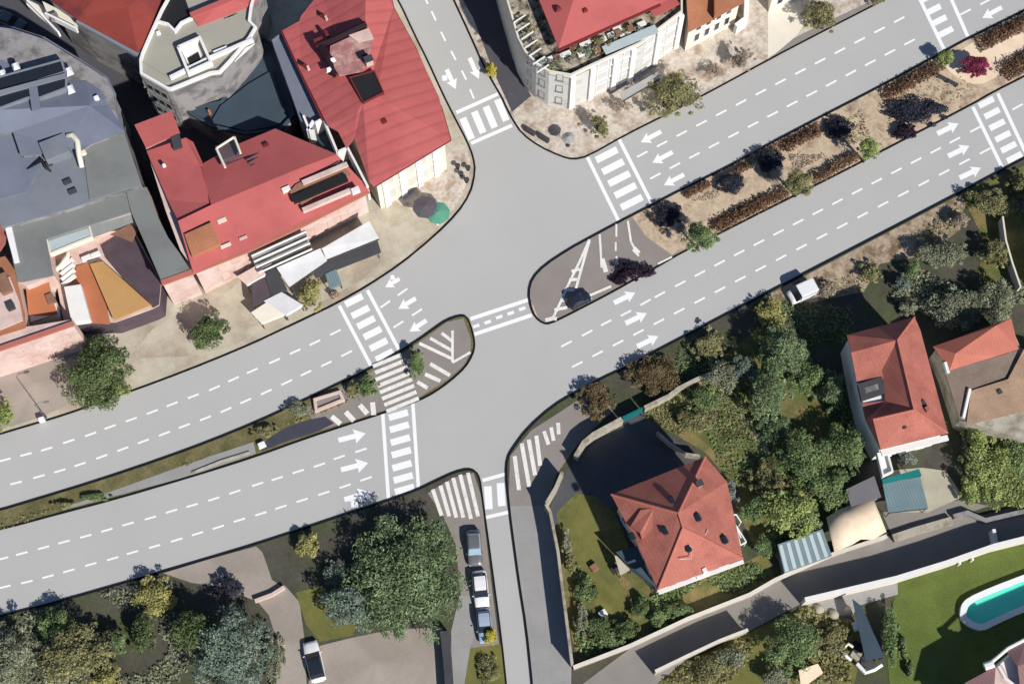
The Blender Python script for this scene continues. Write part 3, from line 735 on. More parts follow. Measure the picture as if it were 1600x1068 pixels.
# --- small pink row house in the corner
r, wl = building('row_house', 'pink row house with a heavy cornice at the left edge of the pavement', 'building',
    [(-70,420),(8,400),(22,420),(38,490),(40,510),(113,498),(114,508),(0,546),(-70,568)], 8.4, M['pink'], .0)
slab('roof', [(-70,420),(8,400),(22,420),(38,490),(40,512),(0,524),(-70,545)], 8.5, M['brown'], r)
slab('roof_tiles', [(-70,400),(-2,345),(9,370),(8,380),(0,392)], 9.2, M['terra'], r)
slab('roof_terrace', [(0,435),(15,432),(30,470),(36,500),(0,515),(-40,520),(-40,440)], 8.75, M['pink'], r)
rbox('terrace_box', 8, 445, 8.8, (1.3,2.6,.7), M['wood'], r); rbox('terrace_planter', 18, 480, 8.8, (.9,.9,.5), M['dgrey'], r)
MB().strip([P(a,b,8.6).to_2d() for a,b in ((-70,566),(0,543),(114,504))], -.35, .25, 8.25, 8.6).build('cornice', M['cornice'], r)
a, b = seg(wl, (60,527), 8.4); windows(r, a, b, 5, 4.6, 6.5, 1.0, 'pink', pane='blind'); windows(r, a, b, 5, 1.2, 3.1, 1.0, 'pink', pane='blind')

# --- red L-shaped house
r, wl = building('town_house', 'L-shaped red metal roof house with a pink facade, west of the big red roof', 'building',
    [(212,194),(266,174),(280,206),(292,225),(310,258),(430,202),(525,240),(545,262),(574,290),(302,425),(278,392),(255,330)], 8.4, M['pink'], .3)
MB().strip([P(a,b,8.5).to_2d() for a,b in ((252,441),(300,424),(395,386),(478,347),(576,297))], -.3, .35, 8.05, 8.4).build('cornice', M['cornice'], r)
solid([[(210,195,9.6),(268,173,9.6),(281,207,9.6),(228,231,9.6)]], 'roof', M['redp'], r, th=.25)
solid([[(229,236,8.6),(290,215,9.4),(312,258,9.3),(330,318,9.8),(278,344,9.8),(262,312,9.0)],
       [(290,215,9.4),(302,222,8.5),(318,258,8.4),(312,258,9.3)]], 'roof', M['redp'], r)
solid([[(312,258,8.4),(372,225,8.4),(430,201,8.4),(526,241,9.9),(470,262,10.2),(330,320,10.2)],
       [(278,345,10.2),(330,320,10.2),(470,262,10.2),(526,241,9.9),(577,295,8.5),(302,426,8.5)]], 'roof', M['redp'], r)
# open cut-out in the north wing
MB().prism([P(a,b,9.6).to_2d() for a,b in ((267,214),(280,209),(285,229),(271,233))], 8.6, 9.62).build('roof_well', M['dgrey'], r)
rbox('roof_vent', 257, 260, 9.3, (.4,.4,.5), M['whitep'], r, bevel=.05)
# dormer with cream frame
dm = rbox('dormer', 358, 240, 8.7, (2.6,2.2,1.2), M['purple'], r)
for q in (((338,232),(366,214)),((338,232),(352,262)),((366,214),(376,240))):
    MB().tube([P(*q[0],10.0),P(*q[1],10.0)], .16, 6).build('dormer_frame', M['cream'], dm)
MB().prism([P(a,b,9.98).to_2d() for a,b in ((358,222),(368,218),(374,232),(368,243))], 9.8, 9.98).build('dormer_window', M['glass'], dm)
MB().prism([P(a,b,9.96).to_2d() for a,b in ((352,250),(386,238),(391,258),(360,270))], 8.6, 9.0).build('dormer_well', M['dgrey'], dm)
for k in range(3): MB().tube([P(384+k*4,250+k*5,9.4),P(404+k*3,240+k*4,9.0)], .12, 5).build('dormer_rail', M['purple'], dm)
rbox('roof_hatch', 416, 227, 9.0, (.7,.4,.2), M['redd'], r)
# roof terrace with dark awning
solid([[(452,300,10.0),(462,288,10.0),(530,252,9.95),(548,272,9.75),(470,318,9.75)]], 'roof_terrace', M['wood'], r, th=.5)
MB().box((*P(500,296,9.9).to_2d(), 10.05), (7.2,1.0,.5), RA).build('dark_awning', M['darkm'], r)
MB().box((*P(508,272,10.0).to_2d(), 10.15), (6.0,.6,.35), RA).build('terrace_wall', M['pink'], r)
MB().box((*P(512,313,9.5).to_2d(), 9.5), (6.6,.5,.7), RA).build('terrace_wall', M['pink'], r)
for x, y in ((448,299),(534,262),(556,300)): rbox('terrace_pier', x, y, 9.3, (1.0,.6,.8), M['white'], r)
# clay-tiled patch
solid([[(288,366,10.1),(330,347,10.2),(344,380,9.8),(300,400,9.6)]], 'tiled_dormer', M['brown'], r, th=.9)
rbox('roof_light', 347, 345, 9.6, (1.1,.5,.2), M['cream'], r); rbox('roof_light', 353, 384, 9.0, (1.3,.4,.2), M['cream'], r); rbox('roof_light', 380, 372, 8.95, (1.0,.35,.15), M['pink'], r)
a, b = seg(wl, (330,412), 8.4)
windows(r, a, b, 10, 4.9, 6.8, 1.1, 'pink', pane='blind'); windows(r, a, b, 10, 1.4, 3.4, 1.1, 'pink', pane='blind')
# louvred balconies on the front
ba, bb = P(392,398,7.4).to_2d(), P(477,360,7.4).to_2d()
for k in range(5):
    d = (bb-ba).normalized(); o = Vector((d.y,-d.x))
    f = ba + o*(.2+.28*k); e = bb + o*(.2+.28*k)
    MB().strip([f, e], 0, .22, 7.2-1.25*k, 7.3-1.25*k).build('balcony', M['white'], r)
    MB().strip([f + o*.02, e + o*.02], -.05, 0, 7.3-1.25*k, 7.75-1.25*k).build('balcony_rail', M['white'], r)
MB().prism([ba, bb, bb + Vector((d.y,-d.x))*.1, ba + Vector((d.y,-d.x))*.1], 1.0, 7.6).build('balcony_recess', M['gwall'], r)

# --- big red standing-seam roof
big = [(441,48),(468,33),(470,26),(500,-12),(560,-70),(598,-60),(615,12),(650,76),(686,152),(690,168),(704,215),(702,226),(583,291),(578,284),(552,214),(541,230),(522,182),(505,186),(470,120)]
r, wl = building('corner_building', 'large red standing-seam metal roof on the street corner with a bare boarded patch', 'building',
    [(450,52),(470,26),(500,-12),(560,-70),(598,-60),(615,12),(650,76),(686,152),(704,217),(583,290)], 9.6, M['cream'], .7)
solid([[(441,48,9.8),(468,33,9.9),(470,26,9.9),(500,-12,9.9),(560,-70,9.9),(573,-60,12),(567,160,11.6),(558,176,11.2),(512,196,9.9),(470,112,9.8)],
       [(573,-60,12),(598,-60,9.9),(615,12,9.8),(650,76,9.8),(686,152,9.7),(690,168,9.7),(588,150,11.6),(567,160,11.6)],
       [(567,160,11.6),(588,150,11.6),(690,168,9.7),(704,217,9.6),(583,291,9.6)],
       [(558,176,11.2),(567,160,11.6),(583,291,9.6),(577,284,9.7),(553,216,10.2),(541,231,9.9),(528,205,10.0),(512,196,9.9)]], 'roof', M['red'], r, th=.3)
MB().strip([P(a,b,9.5).to_2d() for a,b in ((583,291),(704,217))], -.1, .25, 9.05, 9.35).build('eaves_board', M['redd'], r)
MB().strip([P(a,b,9.6).to_2d() for a,b in ((704,217),(690,168),(650,76),(615,12),(598,-60))], -.1, .2, 9.15, 9.5).build('gutter', M['redd'], r)
MB().strip([P(a,b,9.7).to_2d() for a,b in ((441,49),(470,112),(505,186))], -.2, .25, 9.2, 9.62).build('gutter', M['redd'], r)
# boarded patch, dark strips, vents, square opening
solid([[(516,72,11.55),(576,44,12.1),(583,62,12.0),(574,95,12.0),(566,112,11.9),(530,118,11.5),(515,95,11.4)]], 'boarded_patch', M['patch'], r, th=.25)
solid([[(545,55,12.2),(576,44,12.3),(584,60,12.2),(560,66,12.15)]], 'bare_tiles', M['pink'], r, th=.2)
MB().tube([P(494,72,11.6),P(520,62,12.0),P(572,37,12.4)], [.5,.42,.4], 8).build('ridge_flashing', M['flash'], r)
MB().tube([P(503,76,11.5),P(512,90,11.7),P(523,120,11.5)], [.7,.5,.25], 8).build('ridge_flashing', M['flash'], r)
rbox('flue', 500, 70, 11.2, (1.2,1.2,.8), M['redd'], r); rbox('flue', 511, 56, 11.3, (.4,1.0,.6), M['redd'], r)
sq = ccw(V2([(548,122),(584,112),(598,144),(568,159)], 11.9))
f = MB().ring(offset_line(sq, -.15, True), sq, 11.0, 12.0).build('roof_opening', M['redd'], r); MB().prism(sq, 10.8, 11.85).build('opening_void', M['darkm'], f)
c = chimney(577, 100, 11.9, r, 'pink', (.9,.7,1.3)); rbox('flue', 571, 92, 12.0, (.8,.5,.8), M['darkm'], r)
for x, y in ((520,95),(514,110)): rbox('vent_cowl', x, y, 11.6, (.8,.5,.5), M['whitep'], r, top=.6)
for x, y in ((506,26),(478,104)):
    v = rbox('roof_vent', x, y, 10.5, (.6,1.3,.7), M['redd'], r, ang=RA + .5, top=.2); rbox('vent_cheek', x + 4, y + 4, 10.5, (.3,.5,.5), M['pink'], v)
rbox('roof_hatch', 600, 190, 10.8, (.7,.7,.35), M['redd'], r, bevel=.1)
# stepped white parapet on the west side
for q in (((492,192),(505,184)),((505,184),(527,237)),((527,237),(543,230)),((543,230),(574,290)),((489,188),(480,203)),((474,180),(484,204),(491,204))):
    MB().strip([P(a,b,9.3).to_2d() for a,b in q], -.14, .14, 5.0, 9.3).build('white_parapet', M['white'], r)
slab('side_terrace', [(478,188),(505,186),(527,240),(546,236),(574,288),(560,300),(530,262),(500,238)], 6.2, M['navyroof'], r)
a, b = seg(wl, (640,255), 9.6); windows(r, a, b, 5, 5.6, 7.7, 1.15, 'cream', pane='blindg'); windows(r, a, b, 5, 1.6, 3.9, 1.3, 'cream', pane='blindg')
for k in range(4):
    t = (k + .1) / 3.4; q = a.lerp(b, min(.98, .08 + t * .84)); d = (b-a).normalized(); o = Vector((d.y,-d.x))
    MB().box((q.x + o.x*.12, q.y + o.y*.12, 4.6), (.8,.3,9.0), math.atan2(d.y,d.x)).build('pilaster', M['white'], r)
a2, b2 = seg(wl, (660,110), 9.6); windows(r, a2, b2, 6, 5.6, 7.6, 1.1)

# --- wall block west of the big red roof and the dark courtyard roof
r, _ = building('rear_wing', 'tall grey rear wing in shade along the west side of the big red roof', 'building',
    [(425,65),(442,52),(470,115),(503,186),(487,205),(470,190)], 8.2, M['gwall'], 0)
slab('roof', [(425,65),(442,52),(470,115),(503,186),(487,205),(470,190)], 8.3, M['slate'], r); parapet([(425,65),(442,52),(470,115),(503,186),(487,205),(470,190)], 8.3, M['slate'], r, .2, .4)
r, _ = building('courtyard_hall', 'low dark flat roof lying in shade between the rounded building and the red roofs', 'building',
    [(285,172),(345,160),(382,120),(395,95),(410,55),(428,72),(462,180),(440,205),(385,212),(330,200)], 4.4, M['gwall'], 0)
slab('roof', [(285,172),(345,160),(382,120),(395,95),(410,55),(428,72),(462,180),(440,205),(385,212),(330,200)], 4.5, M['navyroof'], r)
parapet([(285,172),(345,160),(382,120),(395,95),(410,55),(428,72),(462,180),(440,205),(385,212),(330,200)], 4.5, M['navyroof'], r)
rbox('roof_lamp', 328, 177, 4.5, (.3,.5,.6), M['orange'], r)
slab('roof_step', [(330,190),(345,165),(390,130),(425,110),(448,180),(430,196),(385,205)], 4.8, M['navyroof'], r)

# --- rounded grey building with white parapet
rounded = [(262,0),(252,18),(235,55),(222,85),(219,96),(220,118),(262,142),(268,143),(330,118),(345,116),(362,98),(392,62),(402,45),(392,35),(395,12),(408,-30),(270,-60)]
r, wl = building('rounded_building', 'beige flat roof with rounded white parapet and small white light well, north of the courtyard', 'building', rounded, 11.0, M['gwall'], 0)
slab('roof', rounded, 11.1, M['beigeroof'], r); parapet(rounded, 11.1, M['white'], r, .3, .55)
slab('roof_facet', [(221,95),(262,121),(266,128),(254,132),(221,117)], 11.4, M['beigeroof'], r)
MB().prism([P(a,b,11.12).to_2d() for a,b in ((247,33),(262,36),(273,48),(284,34),(300,27),(290,0),(262,-10))], 11.0, 11.16).build('light_court', M['darkm'], r)
MB().strip([P(a,b,11.6).to_2d() for a,b in ((247,33),(262,37),(273,48),(283,35),(300,27))], -.15, .15, 11.0, 11.6).build('court_parapet', M['white'], r)
solid([[(300,26,11.5),(352,-2,11.9),(420,-40,11.9),(420,-20,11.3),(395,8,11.3),(310,41,11.3)]], 'red_roof', M['redp'], r)
slab('roof_strip', [(296,20),(378,-14),(380,-6),(299,28)], 12.1, M['redp'], r)
lw = MB().strip([P(a,b,12.2).to_2d() for a,b in ((278,73),(312,58),(329,96),(294,112),(278,73))], -.16, .16, 11.1, 12.2).build('light_well', M['white'], r)
MB().prism([P(a,b,11.2).to_2d() for a,b in ((284,80),(308,68),(318,96),(296,105))], 11.1, 11.26).build('well_floor', M['white'], lw)
MB().prism([P(a,b,11.3).to_2d() for a,b in ((293,92),(310,82),(316,98),(298,105))], 11.1, 11.4).build('well_void', M['darkm'], lw)
MB().strip([P(a,b,11.8).to_2d() for a,b in ((265,120),(330,88),(395,60))], -.2, .2, 11.0, 11.75).build('parapet', M['white'], r)
slab('lower_ledge', [(268,128),(328,100),(398,68),(362,100),(345,116),(330,120),(298,130),(268,144)], 10.6, M['white'], r)
for x, y, n_ in ((248,53,'roof_vent'),(345,80,'roof_rail')): rbox(n_, x, y, 11.1, (.5 if n_ == 'roof_vent' else 1.8,.4,.4), M['whitep'], r)
for k in range(3): rbox('roof_pipe', 356 + k*5, 28 - k*2, 11.1, (.12,.9,.12), M['grey'], r, ang=RA+1.57)
for wz in (2, 5, 8):
    for pt in ((222,108),(240,132)):
        a, b = seg(wl, pt, 11); windows(r, a, b, 3, wz, wz + 1.6, 1.0, 'grey')

# --- brownish red roof at the top left
r, wl = building('red_roofed_block', 'dull red hipped roof with cream cornice balconies at the top left corner', 'building',
    [(62,-70),(78,2),(120,30),(215,80),(222,72),(262,-30),(262,-70)], 11.5, M['gwall'], .2)
solid([[(62,-70,11.6),(78,0,11.6),(120,30,11.6),(165,-20,13.6),(165,-70,13.6)],
       [(120,30,11.6),(216,82,11.6),(222,72,11.6),(200,10,13.0),(165,-20,13.6)],
       [(222,72,11.6),(264,-30,11.6),(264,-70,11.6),(165,-70,13.6),(165,-20,13.6),(200,10,13.0)]], 'roof', M['dimred'], r)
MB().strip([P(a,b,11.4).to_2d() for a,b in ((120,31),(216,84))], -.3, .4, 10.6, 11.35).build('cornice', M['slate2'], r)
for pts in ([(40,-2),(60,8),(72,28),(90,50),(84,44),(60,25),(42,8)], [(66,2),(98,18),(120,26),(121,43),(110,38),(92,30),(75,24)]):
    slab('balcony', pts, 9.8, M['cream'], r, th=.5)
for q in (((42,0),(70,28),(91,50)),((70,20),(95,32),(119,44))): MB().strip([P(a,b,10.6).to_2d() for a,b in q], -.12, .12, 9.4, 10.6).build('balustrade', M['white'], r)
rbox('balcony_box', 86, 29, 9.8, (1.0,.8,.7), M['grey'], r)
# vehicles in the alley, seen in the shade
car('dark car parked in the shaded alley by the blue slate roof', 16, 32, (30,14), 4.2, 1.75, 'carsilver', group=None)

# --- shop awnings and pavement furniture
def awning(name, label, cat, pts, zb, zf, m, m2, legs=True):
    """sloping canopy: pts = back-left, back-right, front-right, front-left"""
    bl, br, fr_, fl = pts
    c = P(*pts[0], zb).lerp(P(*pts[2], zf), .5); r = thing(name, label, cat, (c.x, c.y, G))
    solid([[(*bl, zb), (*br, zb), (*fr_, zf), (*fl, zf)]], 'canopy', M['awningw' if m == 'whitep' else m], r, th=.1)
    a, b = P(*fl, zf), P(*fr_, zf)
    MB().strip([a.to_2d(), b.to_2d()], -.03, .03, zf - .55, zf - .09).build('valance', M[m2], r)
    if legs:
        for t in (.04, .96):
            q = a.lerp(b, t); MB().tube([(q.x, q.y, G), (q.x, q.y, zf - .1)], .05, 6).build('post', M['darkm'], r)
    return r
awning('shop_awning', 'long white shop awning with grey valance beside the yellow-green tree', 'awning', ((503,388),(577,345),(592,372),(510,405)), 3.6, 3.0, 'whitep', 'dgrey')
awning('shop_awning', 'white shop awning joining the long one, just below the louvred balconies', 'awning', ((432,418),(500,388),(511,407),(452,448)), 3.6, 3.0, 'whitep', 'dgrey')
awning('canvas_shade', 'dark grey lean-to shade between two white awnings', 'awning', ((487,420),(590,376),(595,392),(492,432)), 2.4, 2.2, 'dgrey', 'dgrey')
awning('canvas_shade', 'dark charcoal canvas roof left of the white awnings', 'awning', ((412,424),(430,415),(448,450),(424,462)), 2.8, 2.6, 'dgrey', 'dgrey')
awning('canvas_shade', 'brownish canvas roof over tables left of the charcoal one', 'awning', ((393,440),(412,430),(424,462),(396,478)), 2.6, 2.4, 'purple', 'purple')
awning('canvas_shade', 'pale cream folded canopy at the kerb by the yellow-green tree', 'awning', ((412,470),(440,456),(473,476),(446,492)), 2.5, 2.2, 'whitep', 'whitep')
awning('canvas_shade', 'pale cream flat canopy between brownish canvas and the kerb', 'awning', ((392,488),(432,462),(446,490),(408,505)), 2.4, 2.2, 'cream', 'cream')
awning('canvas_shade', 'light pinkish canopy under the balconies', 'awning', ((370,432),(405,412),(415,428),(385,445)), 3.2, 3.0, 'pink', 'white')
awning('canvas_shade', 'grey-green canvas roof under the long white awning', 'awning', ((508,428),(525,420),(533,442),(515,450)), 2.2, 2.0, 'corr', 'corr')
# white columned shop front strip under the big red roof
def parasol(label, px, py, rpx, m, n=8, hh=2.5, flop=.45):
    p = P(px, py, hh); r = thing('parasol', label, 'parasol', (p.x, p.y, G)); rr = rpx * .08
    mb = MB(); vs = [(p.x, p.y, G + hh + flop)] + [(p.x + rr*math.cos(2*math.pi*(k+.3)/n), p.y + rr*math.sin(2*math.pi*(k+.3)/n), G + hh) for k in range(n)]
    vs2 = [(x, y, z - .04) for x, y, z in vs]
    mb.add(vs + vs2, [(0, 1+k, 1+(k+1) % n) for k in range(n)] + [(n+1, n+2+(k+1) % n, n+2+k) for k in range(n)] + [(1+k, n+2+k, n+2+(k+1) % n, 1+(k+1) % n) for k in range(n)])
    mb.build('canopy', M[m], r, fix=True)
    MB().tube([(p.x,p.y,G),(p.x,p.y,G+hh+flop+.1)], .035, 6).build('pole', M['darkm'], r)
    MB().lathe((p.x,p.y,G), [(.3,0),(.3,.06),(.08,.12)]).build('base', M['dgrey'], r)
parasol('charcoal parasol on the corner pavement beside the green one', 664, 324, 20, 'parasold', hh=2.6)
parasol('green parasol next to the charcoal one near the curved kerb', 684, 333, 20, 'parasolg', hh=2.3)
def table_set(label, px, py, m='dgrey'):
    p = P(px, py, .7); r = thing('cafe_table', label, 'table', (p.x, p.y, G))
    MB().lathe((p.x,p.y,G), [(.36,.70),(.36,.74)], 14).build('table_top', M[m], r)
    MB().tube([(p.x,p.y,G),(p.x,p.y,G+.7)], .04, 6).build('pedestal', M['darkm'], r)
    MB().lathe((p.x,p.y,G), [(.24,0),(.2,.04)], 10).build('foot', M['darkm'], r)
for i, (x, y, t) in enumerate(((715,259,'dark cafe table nearest the big red roof, on the corner pavement'),(720,271,'dark cafe table in the middle of the corner pavement'),(731,262,'dark cafe table closest to the side street kerb'),(729,281,'dark cafe table lowest on the corner, by the curved kerb'))): table_set(t, x, y)
def planter_bush(name, label, px, py, d, m, lm, hb=.5, rr=.5, pot='whitep'):
    p = P(px, py, .3); r = thing(name, label, 'planter', (p.x, p.y, G))
    MB().box((p.x,p.y,G+hb/2), (d[0],d[1],hb), RA, 1.06).build('pot', M[pot], r, bevel=.03)
    _seed[0] += 1; leaves('foliage', [((p.x,p.y,G+hb+.15),(d[0]*.55+.1,d[1]*.55+.1,rr),130)], lm, r, .12, _seed[0])
planter_bush('planter_box', 'small green planter below the green parasol at the kerb', 686, 346, (.9,.6), None, 'lf_lime')
planter_bush('planter_box', 'small planter with twiggy plant near the kerb between awning and crosswalk', 523, 462, (.9,.6), None, 'lf_twig', pot='wood')
def bollard(label, px, py, group):
    p = P(px, py, .4); r = thing('bollard', label, 'bollard', (p.x,p.y,G), group)
    MB().lathe((p.x,p.y,G), [(.08,0),(.08,.75),(.06,.82)], 10).build('post', M['whitep'], r); MB().lathe((p.x,p.y,G), [(.085,.55),(.085,.66)], 10).build('band', M['darkm'], r)
def street_lamp(label, px, py, h=6.5, ang=0.6, group=None):
    p = P(px, py, 0); r = thing('street_lamp', label, 'street lamp', (p.x,p.y,G), group)
    MB().lathe((p.x,p.y,G), [(.16,0),(.14,.5),(.07,.6)], 10).build('base', M['dgrey'], r)
    e = Vector((math.cos(ang),math.sin(ang),0))
    MB().tube([(p.x,p.y,G+.4),(p.x,p.y,G+h-.3),tuple(Vector((p.x,p.y,G+h))+e*.4),tuple(Vector((p.x,p.y,G+h+.05))+e*1.3)], [.07,.055,.05,.045], 8).build('pole', M['grey'], r, smooth=True)
    q = Vector((p.x,p.y,G+h+.05))+e*1.5; MB().box(tuple(q), (.65,.28,.12), ang).build('lamp_head', M['grey'], r, bevel=.03)
street_lamp('slim grey street lamp by the left kerb of the pavement, shadow beside it', 72, 652, 5.5, .2)
for i, (x, y) in enumerate(((66,656),)): 
    p = P(x, y, .4); t = tag(MB().box((p.x,p.y,G+.45),(.7,.5,.9),.3).build('utility_box', M['whitep'], bevel=.03), 'white utility box at the foot of the slim street lamp by the kerb', 'utility box')

tree('round_tree', 'big dark green round tree on the left pavement', 150, 582, 60, 6.2, 'lf_dark', ry=58, dens=1.3, size=.28, base=.12)
tree('round_tree', 'small dark green round tree right of the big one', 322, 514, 33, 4.2, 'lf_dark', ry=31, dens=1.3, size=.24, base=.15)
tree('bushy_tree', 'yellow-green bushy tree in front of the white awnings', 487, 459, 24, 3.4, 'lf_yellow', ry=25, size=.24, base=.2)
tree('spiky_shrub', 'bright lime shrub at the left edge by the kerb', 3, 648, 17, 2.2, 'lf_lime', ry=26, cat='shrub', size=.24, base=.05)
tree('small_shrub', 'little lime shrub at the foot of the big round tree', 190, 607, 15, 1.6, 'lf_lime', ry=12, cat='shrub', size=.18, base=.05)

# ================================================================== NORTH BLOCK
_pz[0] = 0
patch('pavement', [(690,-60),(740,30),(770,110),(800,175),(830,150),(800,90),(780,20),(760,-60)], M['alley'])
tl = [(770,-90),(778,-40),(790,0),(799,30),(808,62),(820,85),(838,104),(858,116),(892,122),(925,106),(1000,72),(1066,22),(1066,-90)]
r, wl = building('corner_building', 'rounded corner building with cluttered plant-filled roof terrace, pale columned front and red hip roof', 'building', tl, 8.70, M['facade'], 0)
slab('terrace_floor', tl, 8.80, M['terrace'], r); parapet(tl, 8.80, M['whitewall'], r, .25, .7)
cw = inset(V2([(836,-90),(838,-30),(872,60),(1030,-5),(1066,-30),(1066,-90)], 11.00), .4)
MB().prism(cw, 8.80, 10.90).build('penthouse_wall', M['cream'], r)
solid([[(818,-90,11.10),(826,-40,11.10),(873,75,11.10),(908,-40,13.10),(908,-90,13.10)],[(873,75,11.10),(1032,4,11.10),(1080,-20,11.10),(1080,-90,12.10),(908,-90,13.10),(908,-40,13.10)]], 'roof', M['redp'], r, th=.25)
MB().strip([P(a,b,11.00).to_2d() for a,b in ((873,77),(1032,6))], -.15,.3,10.60,10.95).build('eaves_board', M['redd'], r)
for x, y in ((872,15),(914,18)):
    v = rbox('roof_vent', x, y, 11.70, (.9,.6,.5), M['redd'], r, top=.5)
slab('canopy', [(1012,10),(1050,-10),(1062,6),(1022,27)], 10.10, M['redp'], r)
for i in range(16):
    t = i / 15; x = 850 + 150*t + rng.uniform(-8,8); y = 104 - 62*t + rng.uniform(-9,9)
    if i % 3 == 0: rbox('terrace_planter', x, y, 8.80, (1.1,.6,.5), M[('white','wood','dgrey')[i % 3]], r)
    elif i % 3 == 1: rbox('terrace_bench', x, y, 8.80, (1.5,.5,.45), M['white'], r)
    else: rbox('terrace_box', x, y, 8.80, (.8,.8,.7), M['wood'], r)
for k in range(7): rbox('pergola_beam', 812 + k*6, 30 + k*13, 9.70, (1.9,.14,.14), M['whitep'], r, ang=RA + .2)
MB().box((*P(985,62,9.50).to_2d(), 9.50), (7.5,1.2,.12), RA).build('glass_canopy', M['ghpale'], r)
cs = []
for i in range(26):
    t = rng.random(); x, y = (850 + 165*t, 106 - 70*t) if rng.random() < .7 else (805 + 40*t, 25 + 75*t)
    p = P(x + rng.uniform(-8,8), y + rng.uniform(-6,6), 9.20); cs.append(((p.x,p.y,9.25),(.55,.55,.45),70))
leaves('roof_plants', cs[::2], 'lf_olive', r, .13, 5); leaves('roof_plants', cs[1::2], 'lf_silver', r, .13, 6)
# pale front with columns and windows, dark rounded corner
for p_ in ((960,95),(1030,50)):
    a, b = seg(wl, p_, 8.70); nn = 3 if p_[0] < 1000 else 3
    for z0 in (1.2, 4.4, 7.4): windows(r, a, b, nn, z0, z0 + 1.9, 1.5, 'whitep', pane='blindg')
for x, y in ((895,121),(926,107),(962,91),(990,78),(1030,51),(1064,25)):
    p = P(x, y, 8.70); d = Vector((.42,-.9)); MB().box((p.x + .05, p.y - .1, 4.7), (.7,.35,8.50), RA).build('pilaster', M['white'], r)
for p_ in ((875,119),(848,110),(828,95)):
    a, b = seg(wl, p_, 8.70)
    for z0 in (1.4, 4.6, 7.6): windows(r, a, b, 1, z0, z0 + 1.6, .9, 'grey', pane='blindg')
for i in range(3):
    q = [P(a,b,3.2).to_2d() for a,b in ((896 + 34*i,172 - 16*i),(928 + 34*i,157 - 16*i))]
# stepped canopy at the foot of the front
awning('shop_awning', 'dull grey shop canopy at the foot of the columned front', 'awning', ((968,146),(1028,112),(1033,121),(974,156)), 3.0, 2.7, 'side', 'dgrey')
# terracotta roofed block
r, wl = building('terracotta_house', 'terracotta tiled roof house with a pale front, right of the red hip roof', 'building',
    [(1068,-90),(1074,48),(1160,2),(1172,-90)], 6.4, M['cream'], .3)
solid([[(1068,-90,7.6),(1072,-10,7.4),(1076,50,6.4),(1116,30,6.4),(1112,-90,7.6)],[(1112,-90,7.6),(1116,29,6.4),(1162,4,6.4),(1174,-90,7.6)]], 'roof', M['brown'], r)
a, b = seg(wl, (1118,28), 6.4); windows(r, a, b, 4, 1.4, 3.4, .9); windows(r, a, b, 4, 4.2, 5.6, .9)
MB().strip([P(1116,-90,7.7).to_2d(), P(1116,30,6.5).to_2d()], -.1, .1, 6.2, 7.7).build('party_wall', M['brown'], r)
r, wl = building('side_house', 'cream painted house beyond the terracotta roof, mostly above the top edge of the frame', 'building', [(1205,-90),(1207,-8),(1262,-34),(1262,-90)], 5.2, M['cream'], .2)
slab('roof', [(1203,-90),(1206,-4),(1264,-32),(1264,-90)], 5.3, M['canvas'], r); a, b = seg(wl, (1235,-18), 5.2); windows(r, a, b, 2, 1.2, 3.2, 1.0)
wall_thing('garden_wall', 'white post and wall between the terracotta house and the cream house', 'wall', [(1150,40),(1166,28),(1168,-20)], 2.2, 'white', .5, capm='white')
patch('pavement', [(1200,20),(1250,-10),(1256,40),(1230,75),(1200,90)], M['cream'], kind='structure')
patch('path', [(1240,60),(1290,35),(1370,-2),(1384,0),(1290,48),(1200,94)], M['lane'])
tree('bushy_tree', 'large olive bushy tree between the columned front and the upper road', 1050, 147, 50, 4.6, 'lf_olive', ry=38, dens=1.2, size=.26, base=.1)
tree('bushy_tree', 'small olive round tree on the north corner near the crosswalk', 940, 198, 19, 3.2, 'lf_olive', ry=19, size=.22, base=.15)
tree('bare_tree', 'thin brown half-bare tree by the pale pavement right of the large olive tree', 1160, 90, 20, 3.6, 'lf_twig', ry=22, dens=.55, size=.2, base=.2)
tree('bushy_tree', 'olive green tree near the top edge above the upper road', 1283, 26, 30, 4.2, 'lf_olive', ry=26, size=.26, base=.1)
tree('bushy_tree', 'dark olive tree touching the top edge beside the upper road crosswalk', 1368, -8, 18, 3.4, 'lf_olive', ry=14, size=.24, base=.1)
tree('bare_tree', 'sparse leafless shrub on the pale pavement between two olive trees', 1118, 108, 22, 2.2, 'lf_twig', ry=14, dens=.3, size=.16, base=.1)
tree('bare_tree', 'sparse leafless shrub below the pale front, left of the large olive tree', 968, 166, 20, 1.8, 'lf_twig', ry=13, dens=.25, size=.16, base=.1)
tree('gold_bush', 'yellow and dark bush at the kerb of the side street', 768, 110, 9, 2.0, 'lf_gold', ry=13, cat='shrub', size=.2, base=.05)
parasol('small pale grey parasol on the tip of the north corner', 888, 216, 11, 'side', hh=2.2)
for i, (x, y, t) in enumerate(((828,205,'dark bicycle rack box at the north corner kerb, leftmost'),(850,216,'dark low box beside the kerb on the north corner'))):
    p = P(x, y, .4); tag(MB().box((p.x,p.y,G+.35),(1.6,.6,.7),-.6,.9).build('utility_box', M['dgrey'], bevel=.05), t, 'box')

